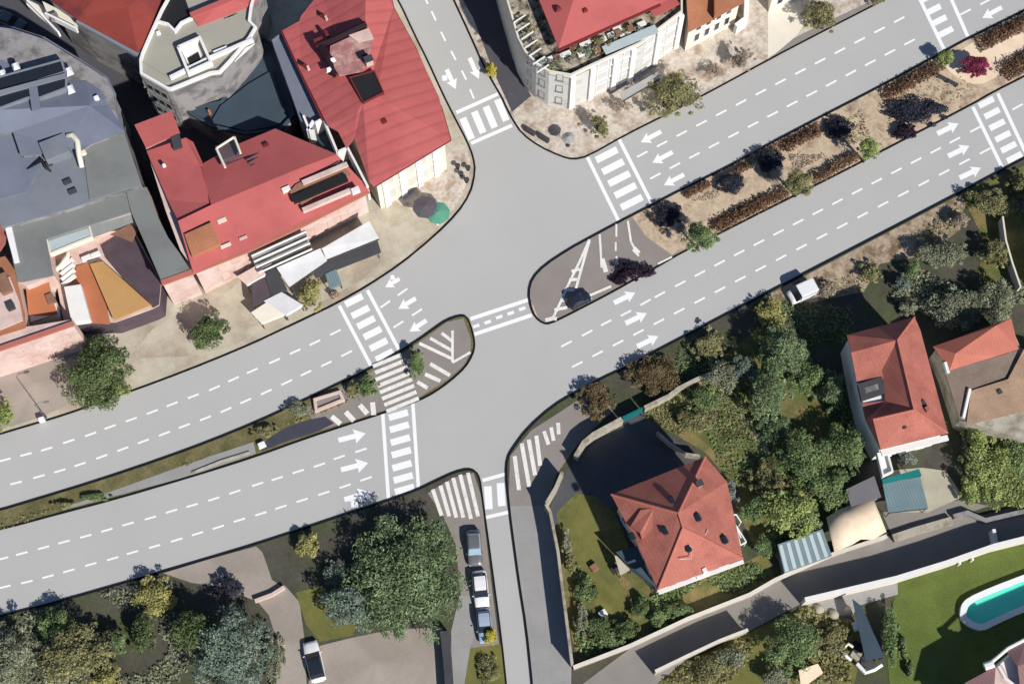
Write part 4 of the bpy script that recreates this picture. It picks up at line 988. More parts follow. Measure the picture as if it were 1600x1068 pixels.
# ================================================================== MEDIANS
_pz[0] = 0
patch('pavement', [(826,456),(832,435),(852,414),(890,388),(965,349),(1020,330),(1066,390),(1027,416),(952,458),(888,491),(858,504),(842,500)], M['oldasph'])
patch('pavement', [(985,335),(1020,322),(1066,300),(1072,385),(1050,398),(1010,370)], M['sand'])
mb = MB()
def old_line(pts, wpx, mb, z):
    for a, b in zip(pts, pts[1:]): quad_line(a, b, wpx, mb, z)
zz = G + .035
def paint_old(name, lines, z):
    mb = MB()
    for i, (pts, wd) in enumerate(lines): old_line(pts, wd, mb, z + .0012*i)
    struct(name, mb, M['oldpaint'])
paint_old('old_road_marking', [([(921,374),(905,410),(890,440),(872,480),(862,500)], 4), ([(921,376),(914,400),(900,450)], 4),
    ([(937,366),(939,400),(940,418)], 3.5), ([(941,404),(947,425)], 7), ([(963,350),(963,370)], 3), ([(962,378),(962,392)], 3), ([(963,400),(965,420)], 3), ([(981,345),(986,378),(998,400)], 3.5), ([(990,388),(998,396)], 8),
    ([(893,424),(906,420)], 5), ([(889,437),(902,436)], 5), ([(882,452),(898,453)], 5), ([(877,468),(892,470)], 6), ([(866,484),(886,480)], 5), ([(852,500),(864,497),(870,498)], 6),
    ([(920,462),(955,447)], 4), ([(1028,412),(1050,401)], 3)], zz)
paint_old('old_road_marking', [([(655,536),(706,560)], 5), ([(672,528),(707,548)], 5), ([(690,520),(707,533)], 5), ([(707,516),(707,566)], 4), ([(707,566),(735,550)], 4), ([(672,568),(703,586)], 6), ([(664,584),(688,595)], 6), ([(652,596),(668,606)], 6),
    ([(518,650),(532,662)], 8), ([(540,643),(553,657)], 8), ([(562,632),(574,646)], 8), ([(582,628),(584,648)], 8)], zz)
patch('pavement', [(478,640),(520,610),(577,582),(628,552),(656,534),(698,503),(724,497),(736,530),(735,552),(724,571),(702,591),(653,622),(600,641),(552,656),(500,672)], M['oldasph'])
mb = MB()
for k in range(8):
    t = k / 7; c = (605 + 24*t, 563 + 69*t) if k < 99 else None
    ln = 24 + 3*(k > 1)
    quad_line((c[0] - ln*.93, c[1] + ln*.38), (c[0] + ln*.93, c[1] - ln*.38), 6.0, mb, zz + .004)
struct('crosswalk_marking', mb, M['oldpaint'])
patch('path', [(300,742),(400,708),(396,690),(300,722),(180,765),(100,792),(96,797)], M['side'])
# planter, shrubs and lumps on the narrow median
p = P(515,626,.4); r = thing('stone_planter', 'hollow rectangular pinkish stone planter on the narrow median', 'planter', (p.x,p.y,G))
o = ccw([P(a,b,.6).to_2d() for a,b in ((489,622),(532,609),(539,625),(492,644))]); MB().ring(o, inset(o, .38), G, G+.6).build('rim', M['pink'], r, bevel=.05); MB().prism(inset(o,.38), G, G+.35).build('soil', M['oldasph'], r)
tree('bushy_shrub', 'round green shrub with bright leaves left of the old median crosswalk', 573, 604, 20, 1.8, 'lf_mid', ry=16, cat='shrub', size=.2, base=.05, dens=1.3)
tree('bushy_shrub', 'small olive shrub between the stone planter and the round green shrub', 552, 606, 15, 1.2, 'lf_olive', ry=12, cat='shrub', size=.18, base=.05)
tree('bushy_shrub', 'upright dark green shrub between the old crosswalk and the hatched median tip', 649, 567, 15, 2.4, 'lf_mid', ry=26, cat='shrub', size=.2, base=.05, dens=1.6)
tree('low_bush', 'dark olive low bush left of the stone planter on the median', 462, 638, 22, .9, 'lf_grey', ry=13, cat='shrub', size=.16, base=.02)
tree('low_bush', 'dull green low bush further left on the tapering median', 412, 672, 24, .8, 'lf_olive', ry=12, cat='shrub', size=.16, base=.02)
tree('low_bush', 'green low bush where the median narrows', 150, 776, 26, .6, 'lf_mid', ry=7, cat='shrub', size=.14, base=.02)
tree('low_bush', 'green low bush near the thin left end of the median', 98, 788, 20, .6, 'lf_olive', ry=6, cat='shrub', size=.14, base=.02)
# dark patch painting a shadow on the asphalt, with white post
patch('pavement', [(404,700),(420,684),(446,668),(484,655),(508,650),(522,661),(500,672),(440,692),(410,704)], M['shade_asph'])
p = P(409,695,.3); tag(MB().box((p.x,p.y,G+.3),(1.0,.8,.6),RA,.8).build('utility_box', M['whitep'], bevel=.06), 'small white box on the narrow grass median by the lower road', 'box')
MB_ = [P(a,b,.3) for a,b in ((300,738),(345,720),(390,706))]
tag(MB().strip([q.to_2d() for q in MB_], -.12, .12, G-.05, G+.2).build('low_wall', M['stone']), 'low pale kerb wall along the lower side of the narrow median', 'wall')
for x, y, rx, ry, lb in ((1309,199,25,20,'round tree shadow built as a dark shrub on the sand, nearest the big palm shadow'),(1199,250,27,22,'largest round tree shadow built as a dark shrub above the olive ball tree'),(1141,285,23,19,'round tree shadow built as a dark shrub above the long rust hedge'),(1042,335,26,20,'round tree shadow built as a dark shrub at the left end of the sand')):
    tree('shadow_shrub', lb, x, y, rx, 1.1, 'lf_shade', ry=ry, cat='shrub', group='tree shadows shaped as dark shrubs on the median', size=.2, base=.02, dens=1.6, clumps=10, lumps=.7)  # low dark domes give the tree shadows on the sand a solid shape
# eastern median: topiary trees, hedges, dark shrubs and palm shadows shaped as shrubs
def topiary(label, px, py, rx, h, m, ry=None): return tree('topiary_tree', label, px, py, rx, h, m, ry=ry, group='ball trees along the median', dens=1.6, size=.2, base=.42, clumps=14)
topiary('green ball tree at the lower edge of the median, below two dark shadows', 1250, 286, 24, 5.6, 'lf_olive', 22)
topiary('small green ball tree on the median just left of the big palm shadow shrub', 1358, 232, 20, 5.4, 'lf_lime', 18)
topiary('dark green ball tree at the left end of the median hedge', 1095, 369, 28, 5.6, 'lf_mid', 24)
topiary('little yellow-green ball tree at the upper edge of the median near the crosswalk', 1478, 90, 12, 2.6, 'lf_lime', 11)
topiary('crimson ball tree on pale paving near the right end of the median', 1525, 102, 25, 2.6, 'lf_red', 19)
hg = 'clipped hedges along the median'
for a, b, wd, m_, t in (((1072,305),(1108,287),12,'lf_rust','short rust hedge at the upper edge, leftmost above the sand'),
    ((1140,274),(1168,260),9,'lf_rust','tiny rust hedge between two dark tree shadows'),
    ((1228,231),(1280,204),17,'lf_rust','rust hedge on the upper edge between the dark tree shadows'),
    ((1382,150),(1462,107),22,'lf_rust','long olive-rust hedge on the upper edge above the big palm shadow shrub'),
    ((1540,64),(1650,8),22,'lf_rust','rust hedge on the upper edge at the right end, above the crimson tree'),
    ((1118,355),(1228,298),22,'lf_rust','long rust-brown hedge on the lower edge right of the dark green ball tree'),
    ((1270,280),(1338,243),20,'lf_rust','reddish hedge on the lower edge right of the green ball tree'),
    ((1566,112),(1650,66),30,'lf_rust','dark reddish hedge on the lower edge at the right end')):
    hedge(t, a, b, wd, .9, m_, group=hg, dens=1.2)
tree('spiky_shrub', 'palm shadow built as a large slate-blue spiky shrub on the median sand', 1432, 174, 50, .8, 'lf_shade', ry=25, cat='shrub', size=.3, base=.02, dens=1.2)  # flat dark foliage laid out as a palm's shadow
tree('spiky_shrub', 'dull purple shrub beside the slate-blue palm shadow', 1416, 205, 20, 1.3, 'lf_plum', ry=16, cat='shrub', size=.26, base=.02)
tree('spiky_shrub', 'palm shadow built as a dark plum spiky shrub at the median nose', 990, 423, 32, 1.1, 'lf_plum', ry=16, cat='shrub', size=.3, base=.02)  # another palm shadow, shaped in dark foliage
tree('spiky_shrub', 'dark plum ground shrub touching the kerb under the palm shadow', 968, 437, 14, .9, 'lf_plum', ry=9, cat='shrub', size=.24, base=.02)
car('dark slate-blue car stopped on the rounded nose of the median', 905, 468, (26,-13), 3.0, 1.5, 'carnavy')
for i, (x, y, t) in enumerate(((1472,122,'dark bench-like block on pale paving left of the crimson tree'),(1488,130,'second dark block just right of the first, left of the crimson tree'))):
    p = P(x, y, .4); r = thing('bench', t, 'bench', (p.x,p.y,G))
    MB().box((p.x,p.y,G+.45),(1.6,.5,.08),-.55).build('seat', M['dgrey'], r)
    for s_ in (-.6,.6): MB().box((p.x+s_*math.cos(-.55),p.y+s_*math.sin(-.55),G+.2),(.1,.45,.42),-.55).build('leg', M['darkm'], r)
patch('pavement', [(1340,160),(1385,136),(1400,175),(1388,225),(1366,245),(1350,200)], M['sand'])
patch('pavement', [(1470,95),(1540,55),(1600,40),(1600,90),(1560,118),(1530,135),(1490,120)], M['canvas'], sm=1)

# ================================================================== SOUTH-EAST BLOCK
_pz[0] = 0
patch('pavement', [(1190,466),(1330,393),(1460,325),(1520,295),(1505,330),(1500,360),(1440,400),(1375,412),(1350,455),(1270,472),(1230,470)], M['vergepave'])
patch('pavement', [(797,712),(830,672),(880,640),(925,610),(960,640),(905,690),(870,740),(850,800),(820,880),(800,830),(795,770)], M['oldasph'])
patch('pavement', [(796,790),(855,790),(871,861),(893,1035),(892,1090),(835,1090),(820,960),(808,880)], M['side'])
mb = MB()
for i, (a, b) in enumerate((((804,712),(811,765)),((815,692),(827,760)),((826,686),(836,742)),((838,680),(844,727)),((850,673),(857,694)),((861,667),(865,688)),((872,660),(873,678)))): quad_line(a, b, 6.5 if i < 4 else 6, mb, G + .05)
struct('crosswalk_marking', mb, M['oldpaint'])
patch('yard', [(856,800),(872,765),(885,735),(905,712),(930,680),(975,655),(1010,640),(1028,672),(1096,712),(1060,800),(955,790),(940,850),(905,775),(872,830)], M['yardshade'])  # dark sheet painted where the villa's shadow falls
patch('lawn', [(870,800),(900,770),(930,775),(960,800),(985,860),(1010,905),(1020,930),(1160,880),(1200,860),(1210,905),(1090,955),(985,1005),(940,990),(900,1020),(885,960)], M['rough'])
patch('lawn', [(884,800),(905,772),(930,790),(938,860),(965,885),(990,905),(985,965),(930,950),(925,900),(900,885),(890,850)], M['olive'])
patch('lawn', [(960,890),(1020,935),(1150,890),(1195,870),(1200,900),(1080,955),(990,960)], M['rough'])
patch('lawn', [(1010,640),(1070,610),(1110,600),(1200,640),(1210,760),(1180,800),(1150,760),(1100,705),(1040,670)], M['rough'])
patch('lawn', [(1075,600),(1200,500),(1270,560),(1290,640),(1340,700),(1300,780),(1215,845),(1180,860),(1150,790),(1160,700),(1110,640)], M['rough'])
patch('path', [(1135,640),(1160,645),(1195,675),(1205,720),(1190,700),(1165,668)], M['drive'], sm=1)
patch('lawn', [(1500,300),(1620,250),(1620,420),(1560,470),(1530,420),(1540,380)], M['rough'])
patch('lane', [(880,1090),(985,1012),(1075,970),(1170,932),(1210,910),(1300,868),(1385,838),(1480,810),(1540,803),(1700,760),(1700,815),(1554,854),(1402,905),(1326,924),(1258,939),(1169,986),(1078,1025),(1000,1090)], M['lane'])
patch('lawn', [(1402,905),(1554,854),(1610,840),(1760,800),(1760,1090),(1392,1090),(1385,1010),(1395,950)], M['lawn'])
patch('patio', [(1258,941),(1326,924),(1402,905),(1403,928),(1340,946),(1330,965),(1262,968)], M['side'])
patch('patio', [(1378,800),(1450,790),(1500,780),(1545,790),(1480,812),(1395,840)], M['lane'])
patch('patio', [(1385,735),(1440,730),(1478,735),(1505,775),(1450,800),(1390,800)], M['palepave'])
patch('garden_ground', [(1000,1090),(1078,1028),(1169,988),(1262,945),(1330,965),(1350,1000),(1330,1090)], M['olive'])

def pitched_details(root, lights):
    for x, y, z, d, m_ in lights: rbox('roof_light', x, y, z, d, M[m_], root, bevel=.04)

# --- villa with hipped terracotta roof
A_, B_, C_, D_, E_, F_ = (955,772),(1102,713),(1136,752),(1161,872),(1028,921),(994,846)
ze = 7.2
r, wl = building('villa', 'villa with large terracotta hip roof and small roof openings, beside the shaded garden', 'house', [A_, B_, C_, D_, E_, F_], ze, M['white'], .8)
R1, R2 = (1060,801,10.6), (1067,824,10.4)
solid([[(*A_,ze),(*B_,ze),R1],[(*B_,ze),(*C_,ze),R1],[(*C_,ze),(*D_,ze),R2,R1],[(*D_,ze),(*E_,ze),R2],[(*E_,ze),(*F_,ze),R1,R2],[(*F_,ze),(*A_,ze),R1]], 'roof', M['terra'], r)
for a, b in (((*A_,ze),R1),((*B_,ze),R1),((*E_,ze),R2),(R1,R2),((*D_,ze),R2)):
    MB().tube([P(a[0],a[1],a[2]+.04), P(b[0],b[1],b[2]+.04)], .13, 6).build('ridge_tiles', M['terrab'], r)
solid([[(985,822,7.8),(1001,796,8.7),(1022,793,9.3),(1000,832,8.3)],[(1022,793,9.3),(1036,803,9.3),(1003,842,8.0),(1000,832,8.3)]], 'dormer_roof', M['terra'], r, th=.4)
for x, y, z in ((1090,808,9.5),(1039,829,9.3),(1132,843,8.3),(1075,856,9.0),(1050,781,9.5),(988,838,7.8)):
    v = rbox('roof_window', x, y, z, (.75,1.05,.28), M['dgrey'], r, ang=RA, bevel=.12)
    rbox('roof_window_pane', x, y, z + .28, (.5,.75,.04), M['glass'], v, ang=RA)
MB().tube([P(1062,873,9.0),P(1080,872,9.0),P(1081,854,9.1),P(1075,850,9.2)], .06, 5).build('pale_flashing', M['pink'], r)
MB().tube([P(1096,846,9.1),P(1106,827,9.2)], .05, 5).build('pale_flashing', M['pink'], r)
MB().strip([P(*E_,ze-.1).to_2d(), P(*D_,ze-.1).to_2d()], -.45, -.05, 6.3, 6.8).build('gutter_ledge', M['white'], r)
a, b = seg(wl, (1095,897), ze); windows(r, a, b, 4, 1.0, 2.6, 1.0)
a, b = seg(wl, (975,812), ze); windows(r, a, b, 2, 1.2, 2.8, 1.0)
a, b = seg(wl, (1010,885), ze); windows(r, a, b, 2, 1.2, 2.8, .8)
chimney(1092, 757, 8.7, r, 'stone', (.6,.6,.9)); rbox('chimney', 1100, 892, 6.9, (.5,.5,.8), M['white'], r)
for x, y in ((1105,895),(1090,902)): rbox('downpipe_hopper', x, y, 6.7, (.3,.3,.4), M['white'], r)
# white trellis frame and awnings round the villa
tr = thing('trellis', 'white lattice trellis frame standing against the right side of the villa', 'trellis', (P(1155,828,2.4).x, P(1155,828,2.4).y, G))
for q in (((1141,805),(1150,803)),((1150,803),(1158,815)),((1150,820),(1166,846)),((1166,846),(1157,851)),((1157,851),(1149,822)),((1146,812),(1158,840))):
    MB().tube([P(*q[0],2.4),P(*q[1],2.4)], .09, 6).build('rail', M['whitep'], tr)
for q in ((1141,805),(1158,815),(1166,846),(1157,851)): p = P(*q,2.4); MB().tube([(p.x,p.y,G),(p.x,p.y,2.4)], .06, 6).build('post', M['whitep'], tr)
awning('canvas_shade', 'dark navy awning spread out from the left wall of the villa', 'awning', ((962,862),(995,852),(1022,915),(985,888)), 3.2, 2.4, 'navyroof', 'navyroof')
awning('shade_sail', 'small cream sail cloth beside the dark navy awning', 'awning', ((960,867),(964,868),(984,889),(969,897)), 2.6, 2.2, 'stone', 'stone')
for i, (x, y, lb) in enumerate(((928,886,'dark square garden box on the dry lawn'),(961,889,'dark garden box touching the cream sail cloth'),(942,958,'small white garden box among dark bushes'))):
    p = P(x,y,.3); tag(MB().box((p.x,p.y,G+.3),(1.0,1.0,.6),.6,.85).build('garden_box', M['wood' if i == 0 else ('dgrey' if i == 1 else 'whitep')], bevel=.08), lb, 'box')

# --- garden walls
wall_thing('garden_wall', 'pale wall between the sidewalk and the villa garden, along the south street', 'wall', [(853,787),(860,800),(872,861),(879,919),(894,1036)], 2.8, 'stone', .22, capm='stone')
wall_thing('garden_wall', 'short pale curved wall north-west of the villa', 'wall', [(853,787),(868,762),(879,737)], 2.4, 'stone', .3, capm='stone')
wall_thing('garden_wall', 'weathered stone garden wall at the north side of the shaded yard', 'wall', [(900,712),(913,690),(928,678),(972,654)], 1.8, 'stone', .6)
wall_thing('garden_wall', 'pale thin wall running toward the green gardens from the teal gate', 'wall', [(1007,636),(1046,617),(1060,606),(1088,592),(1112,582)], 1.7, 'stone', .4)
wall_thing('gate_panel', 'teal painted gate panel between two stone walls', 'gate', [(973,652),(1004,637)], 1.7, 'teal', .25)
wall_thing('garden_wall', 'thin light wall from the shaded yard to the top corner of the villa', 'wall', [(1027,674),(1048,692),(1072,708),(1094,711)], 1.6, 'stone', .2)
wall_thing('garden_wall', 'long white-topped wall between the villa garden and the lane', 'wall', [(896,1042),(985,1008),(1075,966),(1172,928),(1212,905),(1302,865),(1386,837)], 1.3, 'stone', .34, capm='whitewall')
wall_thing('garden_wall', 'olive mossy low wall between the patio and the lane', 'wall', [(1396,840),(1432,828),(1488,812)], .7, 'stone', .9)
wall_thing('garden_wall', 'grey curved wall at the right end of the lane', 'wall', [(1490,806),(1512,800),(1540,812),(1600,798),(1640,786)], .8, 'gwall', .5)
wall_thing('garden_wall', 'pale crumbly wall along the lower side of the lane, left part', 'wall', [(1024,1048),(1078,1022),(1125,1000),(1169,983)], 2.6, 'stone', .25, capm='whitewall')
wall_thing('garden_wall', 'bright white wall along the lower side of the lane above the green lawn', 'wall', [(1258,936),(1326,920),(1402,902),(1480,878),(1554,852),(1610,838),(1700,815)], 3.0, 'whitewall', .4, capm='white')
wall_thing('garden_wall', 'white cross wall from the lane wall to the top, near the right edge', 'wall', [(1553,826),(1558,852)], 1.8, 'white', .4)
wall_thing('white_fence', 'thin white fence wall with dark yard behind, at the right edge', 'fence', [(1567,338),(1572,375),(1582,410),(1595,448)], 2.0, 'whitewall', .22)
for i, (x, lb) in enumerate(((1500,'left one of two short white posts below the lane wall'),(1520,'right one of two short white posts below the lane wall'))):
    p = P(x, 880 - i*6, 1.2); o = thing('fence_post', lb, 'post', (p.x,p.y,G)); MB().tube([(p.x,p.y,G),(p.x,p.y,1.3)], .12, 8).build('post', M['whitep'], o); MB().tube([(p.x,p.y-.1,1.25),(p.x,p.y+.8,1.25)], .07, 6).build('arm', M['whitep'], o)

# --- house with patio, right side
r, wl = building('villa', 'terracotta house with a U-shaped roof around a dark square patio, beside a teal canopy', 'house',
    [(1324,522),(1428,496),(1436,515),(1480,676),(1376,702),(1350,650),(1338,598)], 6.6, M['white'], .3)
ze = 6.6; q1, q2, q3 = (1402,531,8.8), (1428,640,8.8), (1364,655,8.2)
solid([[(1323,523,ze),(1429,495,ze),q1,(1330,550,7.6)],
       [(1429,495,ze),(1438,515,ze),(1481,676,ze),q2,q1],
       [(1481,676,ze),(1376,702,ze),(1352,655,ze),q3,q2],
       [(1330,551,7.5),q1,(1378,578,7.0),(1380,592,6.9),(1339,598,ze)],
       [q1,q2,(1383,626,6.9),(1380,592,6.9),(1378,578,7.0)],
       [q2,q3,(1352,655,ze),(1347,630,ze),(1383,626,6.9)]], 'roof', M['terra'], r)
pt = ccw(V2([(1340,600),(1378,588),(1383,614),(1346,626)], 6.9)); f = MB().prism(pt, 6.4, 6.98).build('patio_well', M['dgrey'], r)
MB().prism(inset(pt, .7), 6.9, 7.02).build('patio_floor', M['gwall'], f)
for a, b in (((1429,495,ze),q1),(q1,q2),(q2,q3),((1481,676,ze),q2)): MB().tube([P(a[0],a[1],a[2]+.04),P(b[0],b[1],b[2]+.04)], .12, 6).build('ridge_tiles', M['terrab'], r)
for x, y, z in ((1443,630,7.9),(1411,664,7.7),(1372,674,7.2)): rbox('roof_window', x, y, z, (.5,1.0,.2), M['dgrey'], r, bevel=.06)
rbox('chimney', 1447, 641, 7.6, (.5,.6,.8), M['terra'], r)
MB().strip([P(1376,703,6.3).to_2d(), P(1480,678,6.3).to_2d()], -.7, -.05, 5.9, 6.25).build('gutter_ledge', M['white'], r)
a, b = seg(wl, (1430,690), ze); windows(r, a, b, 3, 1.0, 2.5, 1.0)
slab('balcony', [(1369,709),(1386,704),(1395,738),(1378,746)], 4.2, M['white'], r, th=.4); parapet([(1369,709),(1386,704),(1395,738),(1378,746)], 4.2, M['white'], r, .2, .5)
awning('canopy_roof', 'teal edged corrugated grey canopy roof beside the terracotta house patio', 'canopy', ((1379,755),(1438,744),(1450,793),(1388,800)), 2.9, 2.5, 'corr', 'dgrey')
awning('canopy_roof', 'bright teal strip canopy on the upper edge of the grey corrugated one', 'canopy', ((1378,748),(1436,732),(1440,742),(1380,756)), 3.2, 2.95, 'teal', 'teal')
r, _ = building('garden_shed', 'small grey flat-roofed shed left of the teal canopy', 'shed', [(1322,764),(1366,744),(1376,776),(1330,790)], 3.0, M['gwall'], .1)
slab('roof', [(1322,764),(1366,743),(1377,776),(1330,791)], 3.12, M['dgrey2'], r)
# cream canvas pavilion and glass house
r = thing('pavilion', 'large scalloped cream canvas pavilion between the glass house and the grey shed', 'pavilion', (P(1340,820,3).x, P(1340,820,3).y, G))
solid([[(1291,808,2.6),(1312,795,2.8),(1330,812,3.4),(1305,840,2.9)],[(1312,795,2.8),(1364,776,2.8),(1368,800,3.2),(1330,812,3.4)],[(1368,800,3.2),(1364,776,2.8),(1385,830,2.5),(1365,842,2.5)],[(1330,812,3.4),(1368,800,3.2),(1365,842,2.5),(1345,842,2.7)],[(1305,840,2.9),(1330,812,3.4),(1345,842,2.7),(1332,850,2.5),(1304,862,2.5)],[(1291,808,2.6),(1305,840,2.9),(1304,862,2.5)]], 'canopy', M['canvas'], r, th=.06, smooth=True)
for q in ((1296,812),(1364,780),(1380,830),(1307,858)): p = P(*q,2.5); MB().tube([(p.x,p.y,G),(p.x,p.y,2.55)], .06, 6).build('post', M['darkm'], r)
g = thing('glass_house', 'greenhouse with pale striped glass roof panels next to the cream pavilion', 'greenhouse', (P(1256,860,2.5).x, P(1256,860,2.5).y, G))
ga = [P(x,y,2.6) for x,y in ((1215,850),(1285,826),(1300,868),(1226,895))]
MB().prism(inset([q.to_2d() for q in ga], .12), G - .1, 2.5).build('wall', M['ghglass'], g)
solid([[(1215,850,3.0),(1285,826,3.0),(1300,868,2.5),(1226,895,2.5)]], 'roof', M['ghglass'], g, th=.08)
for k in range(6):
    t = k/6 + .02; t2 = t + .075
    u = lambda tt, s_: ((1215+(1285-1215)*tt)*(1-s_) + (1226+(1300-1226)*tt)*s_, (850-24*tt)*(1-s_) + (895-27*tt)*s_, 3.04 - .5*s_)
    solid([[u(t,.05),u(t2,.05),u(t2,.97),u(t,.97)]], 'roof_panel', M['ghpale'], g, th=.05)

# --- far right house
r, wl = building('old_house', 'old house with bright terracotta ridge and weathered grey-brown lower roofs, at the right edge', 'house',
    [(1459,541),(1580,498),(1598,540),(1690,600),(1690,690),(1600,690),(1513,662),(1500,655),(1476,580)], 4.6, M['stone'], .3)
solid([[(1458,541,5.0),(1557,508,6.4),(1493,552,6.3)],[(1458,541,5.0),(1493,552,6.3),(1484,578,5.4)],[(1458,541,5.0),(1580,497,5.0),(1557,508,6.4)],[(1557,508,6.4),(1580,497,5.0),(1592,545,5.4),(1557,556,5.5),(1484,578,5.4),(1493,552,6.3)]], 'roof', M['terrab'], r)
solid([[(1478,584,5.2),(1485,578,5.3),(1557,557,5.4),(1590,547,5.3),(1566,600,5.0),(1516,609,5.0),(1500,657,4.6)]], 'lower_roof', M['oldtile2'], r)
solid([[(1517,610,5.2),(1575,592,5.4),(1600,545,5.4),(1690,570,5.4),(1690,640,4.8),(1600,642,4.8),(1510,664,4.6)]], 'lower_roof', M['oldtile'], r)
MB().tube([P(1515,607,5.25),P(1505,652,4.8)], .22, 6).build('white_verge', M['white'], r); MB().tube([P(1476,566,5.3),P(1481,583,5.2)], .3, 6).build('white_verge', M['white'], r)
rbox('roof_crack_cap', 1562, 612, 5.2, (.5,.5,.2), M['dgrey'], r)
# --- house at the right edge, behind the white fence
r, wl = building('side_house', 'dark roofed house behind the thin white fence at the right edge', 'house', [(1640,330),(1760,300),(1780,430),(1660,460)], 6.5, M['cream'], .3)
solid([[(1640,330,6.5),(1760,300,6.5),(1710,375,9)],[(1760,300,6.5),(1780,430,6.5),(1710,375,9)],[(1780,430,6.5),(1660,460,6.5),(1710,375,9)],[(1660,460,6.5),(1640,330,6.5),(1710,375,9)]], 'roof', M['terra'], r)
# --- bottom right house
r, wl = building('villa', 'dusky pink tiled house with white verge in the bottom right corner below the pool', 'house', [(1508,1066),(1557,1038),(1606,996),(1720,950),(1760,1090),(1500,1120)], 4.6, M['white'], .2)
solid([[(1508,1066,4.7),(1556,1040,4.8),(1550,1120,5.6),(1500,1120,5.0)]], 'roof', M['brownp'], r)
solid([[(1556,1040,4.8),(1566,1038,4.8),(1588,1085,4.8),(1580,1120,5.4),(1550,1120,5.6)]], 'roof', M['pink'], r)
solid([[(1572,1015,5.0),(1603,1000,5.2),(1720,950,5.2),(1720,1000,6.0),(1590,1040,6.0)],[(1590,1040,6.0),(1720,1000,6.0),(1760,1090,5.2),(1600,1120,5.2)]], 'roof', M['brownp'], r)
MB().tube([P(1541,1040,4.9),P(1556,1028,5.0),P(1575,1012,5.1),P(1602,998,5.3)], .2, 6).build('white_verge', M['white'], r); MB().tube([P(1560,1040,4.95),P(1570,1058,4.9),P(1585,1070,4.9)], .22, 6).build('white_verge', M['white'], r)
MB().tube([P(1538,1041,4.7),P(1552,1036,4.8)], .45, 6).build('white_gable', M['white'], r)

# --- pool
r = thing('swimming_pool', 'turquoise swimming pool with white rounded coping on the green lawn', 'pool', (P(1570,940,.4).x, P(1570,940,.4).y, G))
po = smooth_line([(1500,960),(1502,944),(1512,933),(1545,918),(1600,897),(1700,860),(1735,905),(1600,955),(1560,973),(1536,985),(1518,980),(1504,970),(1500,960)], 1)[:-1]
zo = .75; o = ccw(V2(po, zo)); pi_ = inset(o, .72)
MB().ring(o, pi_, G - .05, zo).build('coping', M['whitep'], r); MB().prism(inset(o, .7), G - .05, G + .1).build('water', M['poolw'], r)
MB().ring(inset(o,.73), inset(o,.80), G, zo - .1).build('liner', M['pooltile'], r)

# --- little terrace thing and slate canopy at the bottom
r = thing('lounge_swing', 'white framed garden swing seat with dark cushions at the bottom edge', 'garden furniture', (P(1340,1025,.8).x, P(1340,1025,.8).y, G))
MB().tube([P(1312,1010,1.0),P(1322,1024,1.0),P(1330,1031,.9)], .2, 7).build('frame', M['whitep'], r); MB().tube([P(1339,1036,.9),P(1352,1050,.9),P(1366,1045,.9),P(1378,1037,1.1)], .26, 7).build('frame', M['whitep'], r)
MB().tube([P(1320,1010,1.1),P(1325,1005,1.2),P(1333,1010,1.1)], .18, 7).build('headrest', M['cream'], r)
MB().box((*P(1338,1022,.8).to_2d(), .6), (1.3,1.0,.5), -.6).build('seat', M['stone'], r, bevel=.1); MB().lathe(tuple(P(1354,1033,.6)), [(.1,.0),(.7,.05),(.75,.3),(.3,.35)], 12).build('cushion', M['dgrey'], r); MB().box((*P(1341,1010,.8).to_2d(), .6), (1.4,1.1,.5), -.5).build('cushion', M['darkm'], r, bevel=.1)
p = P(1338,977,1.0); tag(MB().box((p.x,p.y,G+.5),(.7,1.1,1.0),.3,.9).build('garden_cabinet', M['whitep'], bevel=.05), 'small white cabinet above the garden swing seat', 'cabinet')
awning('canopy_roof', 'dark slate-blue sloping lean-to roof between the garden tree and the green lawn', 'canopy', ((1332,935),(1345,945),(1382,1025),(1352,1030)), 2.8, 2.4, 'navyroof', 'navyroof')
for i, (x, y, lb) in enumerate(((1280,952,'left pale rounded stone on the patio by the lane wall'),(1303,960,'middle pale rounded stone on the patio by the lane wall'),(1326,955,'right pale rounded stone on the patio by the lane wall'))):
    p = P(x,y,.3); o = MB().lathe((p.x,p.y,G), [(.5,0),(.62,.2),(.5,.45),(.15,.58)], 10).build('stone', M['stone'], smooth=True); tag(o, lb, 'stone')

# --- white van on the verge
car('white delivery van parked on the verge below the lower right road', 1253, 457, (-24,11), 3.6, 1.9, 'carwhite', name='delivery_van', cat='van', van=True, hgt=1.9)

# --- trees of the gardens
gt = 'garden trees between the villas'
def gtree(t, x, y, rx, h, m, ry=None, **k): return tree(k.pop('name','garden_tree'), t, x, y, rx, h, m, ry=ry, group=k.pop('group', gt), **k)
gtree('olive-yellow tree beside the white van on the verge', 1207, 486, 25, 2.0, 'lf_yellow', 28)
gtree('olive tree at the road edge left of the yellow-green one', 1106, 541, 27, 1.9, 'lf_olive', 30)
gtree('orange-brown autumn tree at the road bend', 1022, 585, 42, 1.9, 'lf_orange', 36, dens=1.2)
gtree('ochre olive tree at the road bend left of the orange one', 934, 626, 29, 1.8, 'lf_orange', 32)
gtree('tall feathery green tree near the shaded plot, topmost of the central group', 1222, 555, 42, 6.2, 'lf_pine', 48, dens=1.3)
gtree('feathery green tree just below the topmost central one', 1205, 615, 38, 5.8, 'lf_pine', 38, dens=1.2)
gtree('bushy dark green tree close to the U-shaped roof house', 1318, 700, 36, 5.4, 'lf_mid', 40, dens=1.2)
gtree('broad mid green tree in the middle of the gardens', 1255, 715, 44, 4.8, 'lf_mid', 42)
gtree('large yellowish green tree above the glass house', 1236, 800, 46, 4.6, 'lf_lime', 40, dens=1.1)
gtree('dull green tree right of the yellowish one, above the grey shed', 1292, 762, 38, 4.4, 'lf_mid', 38)
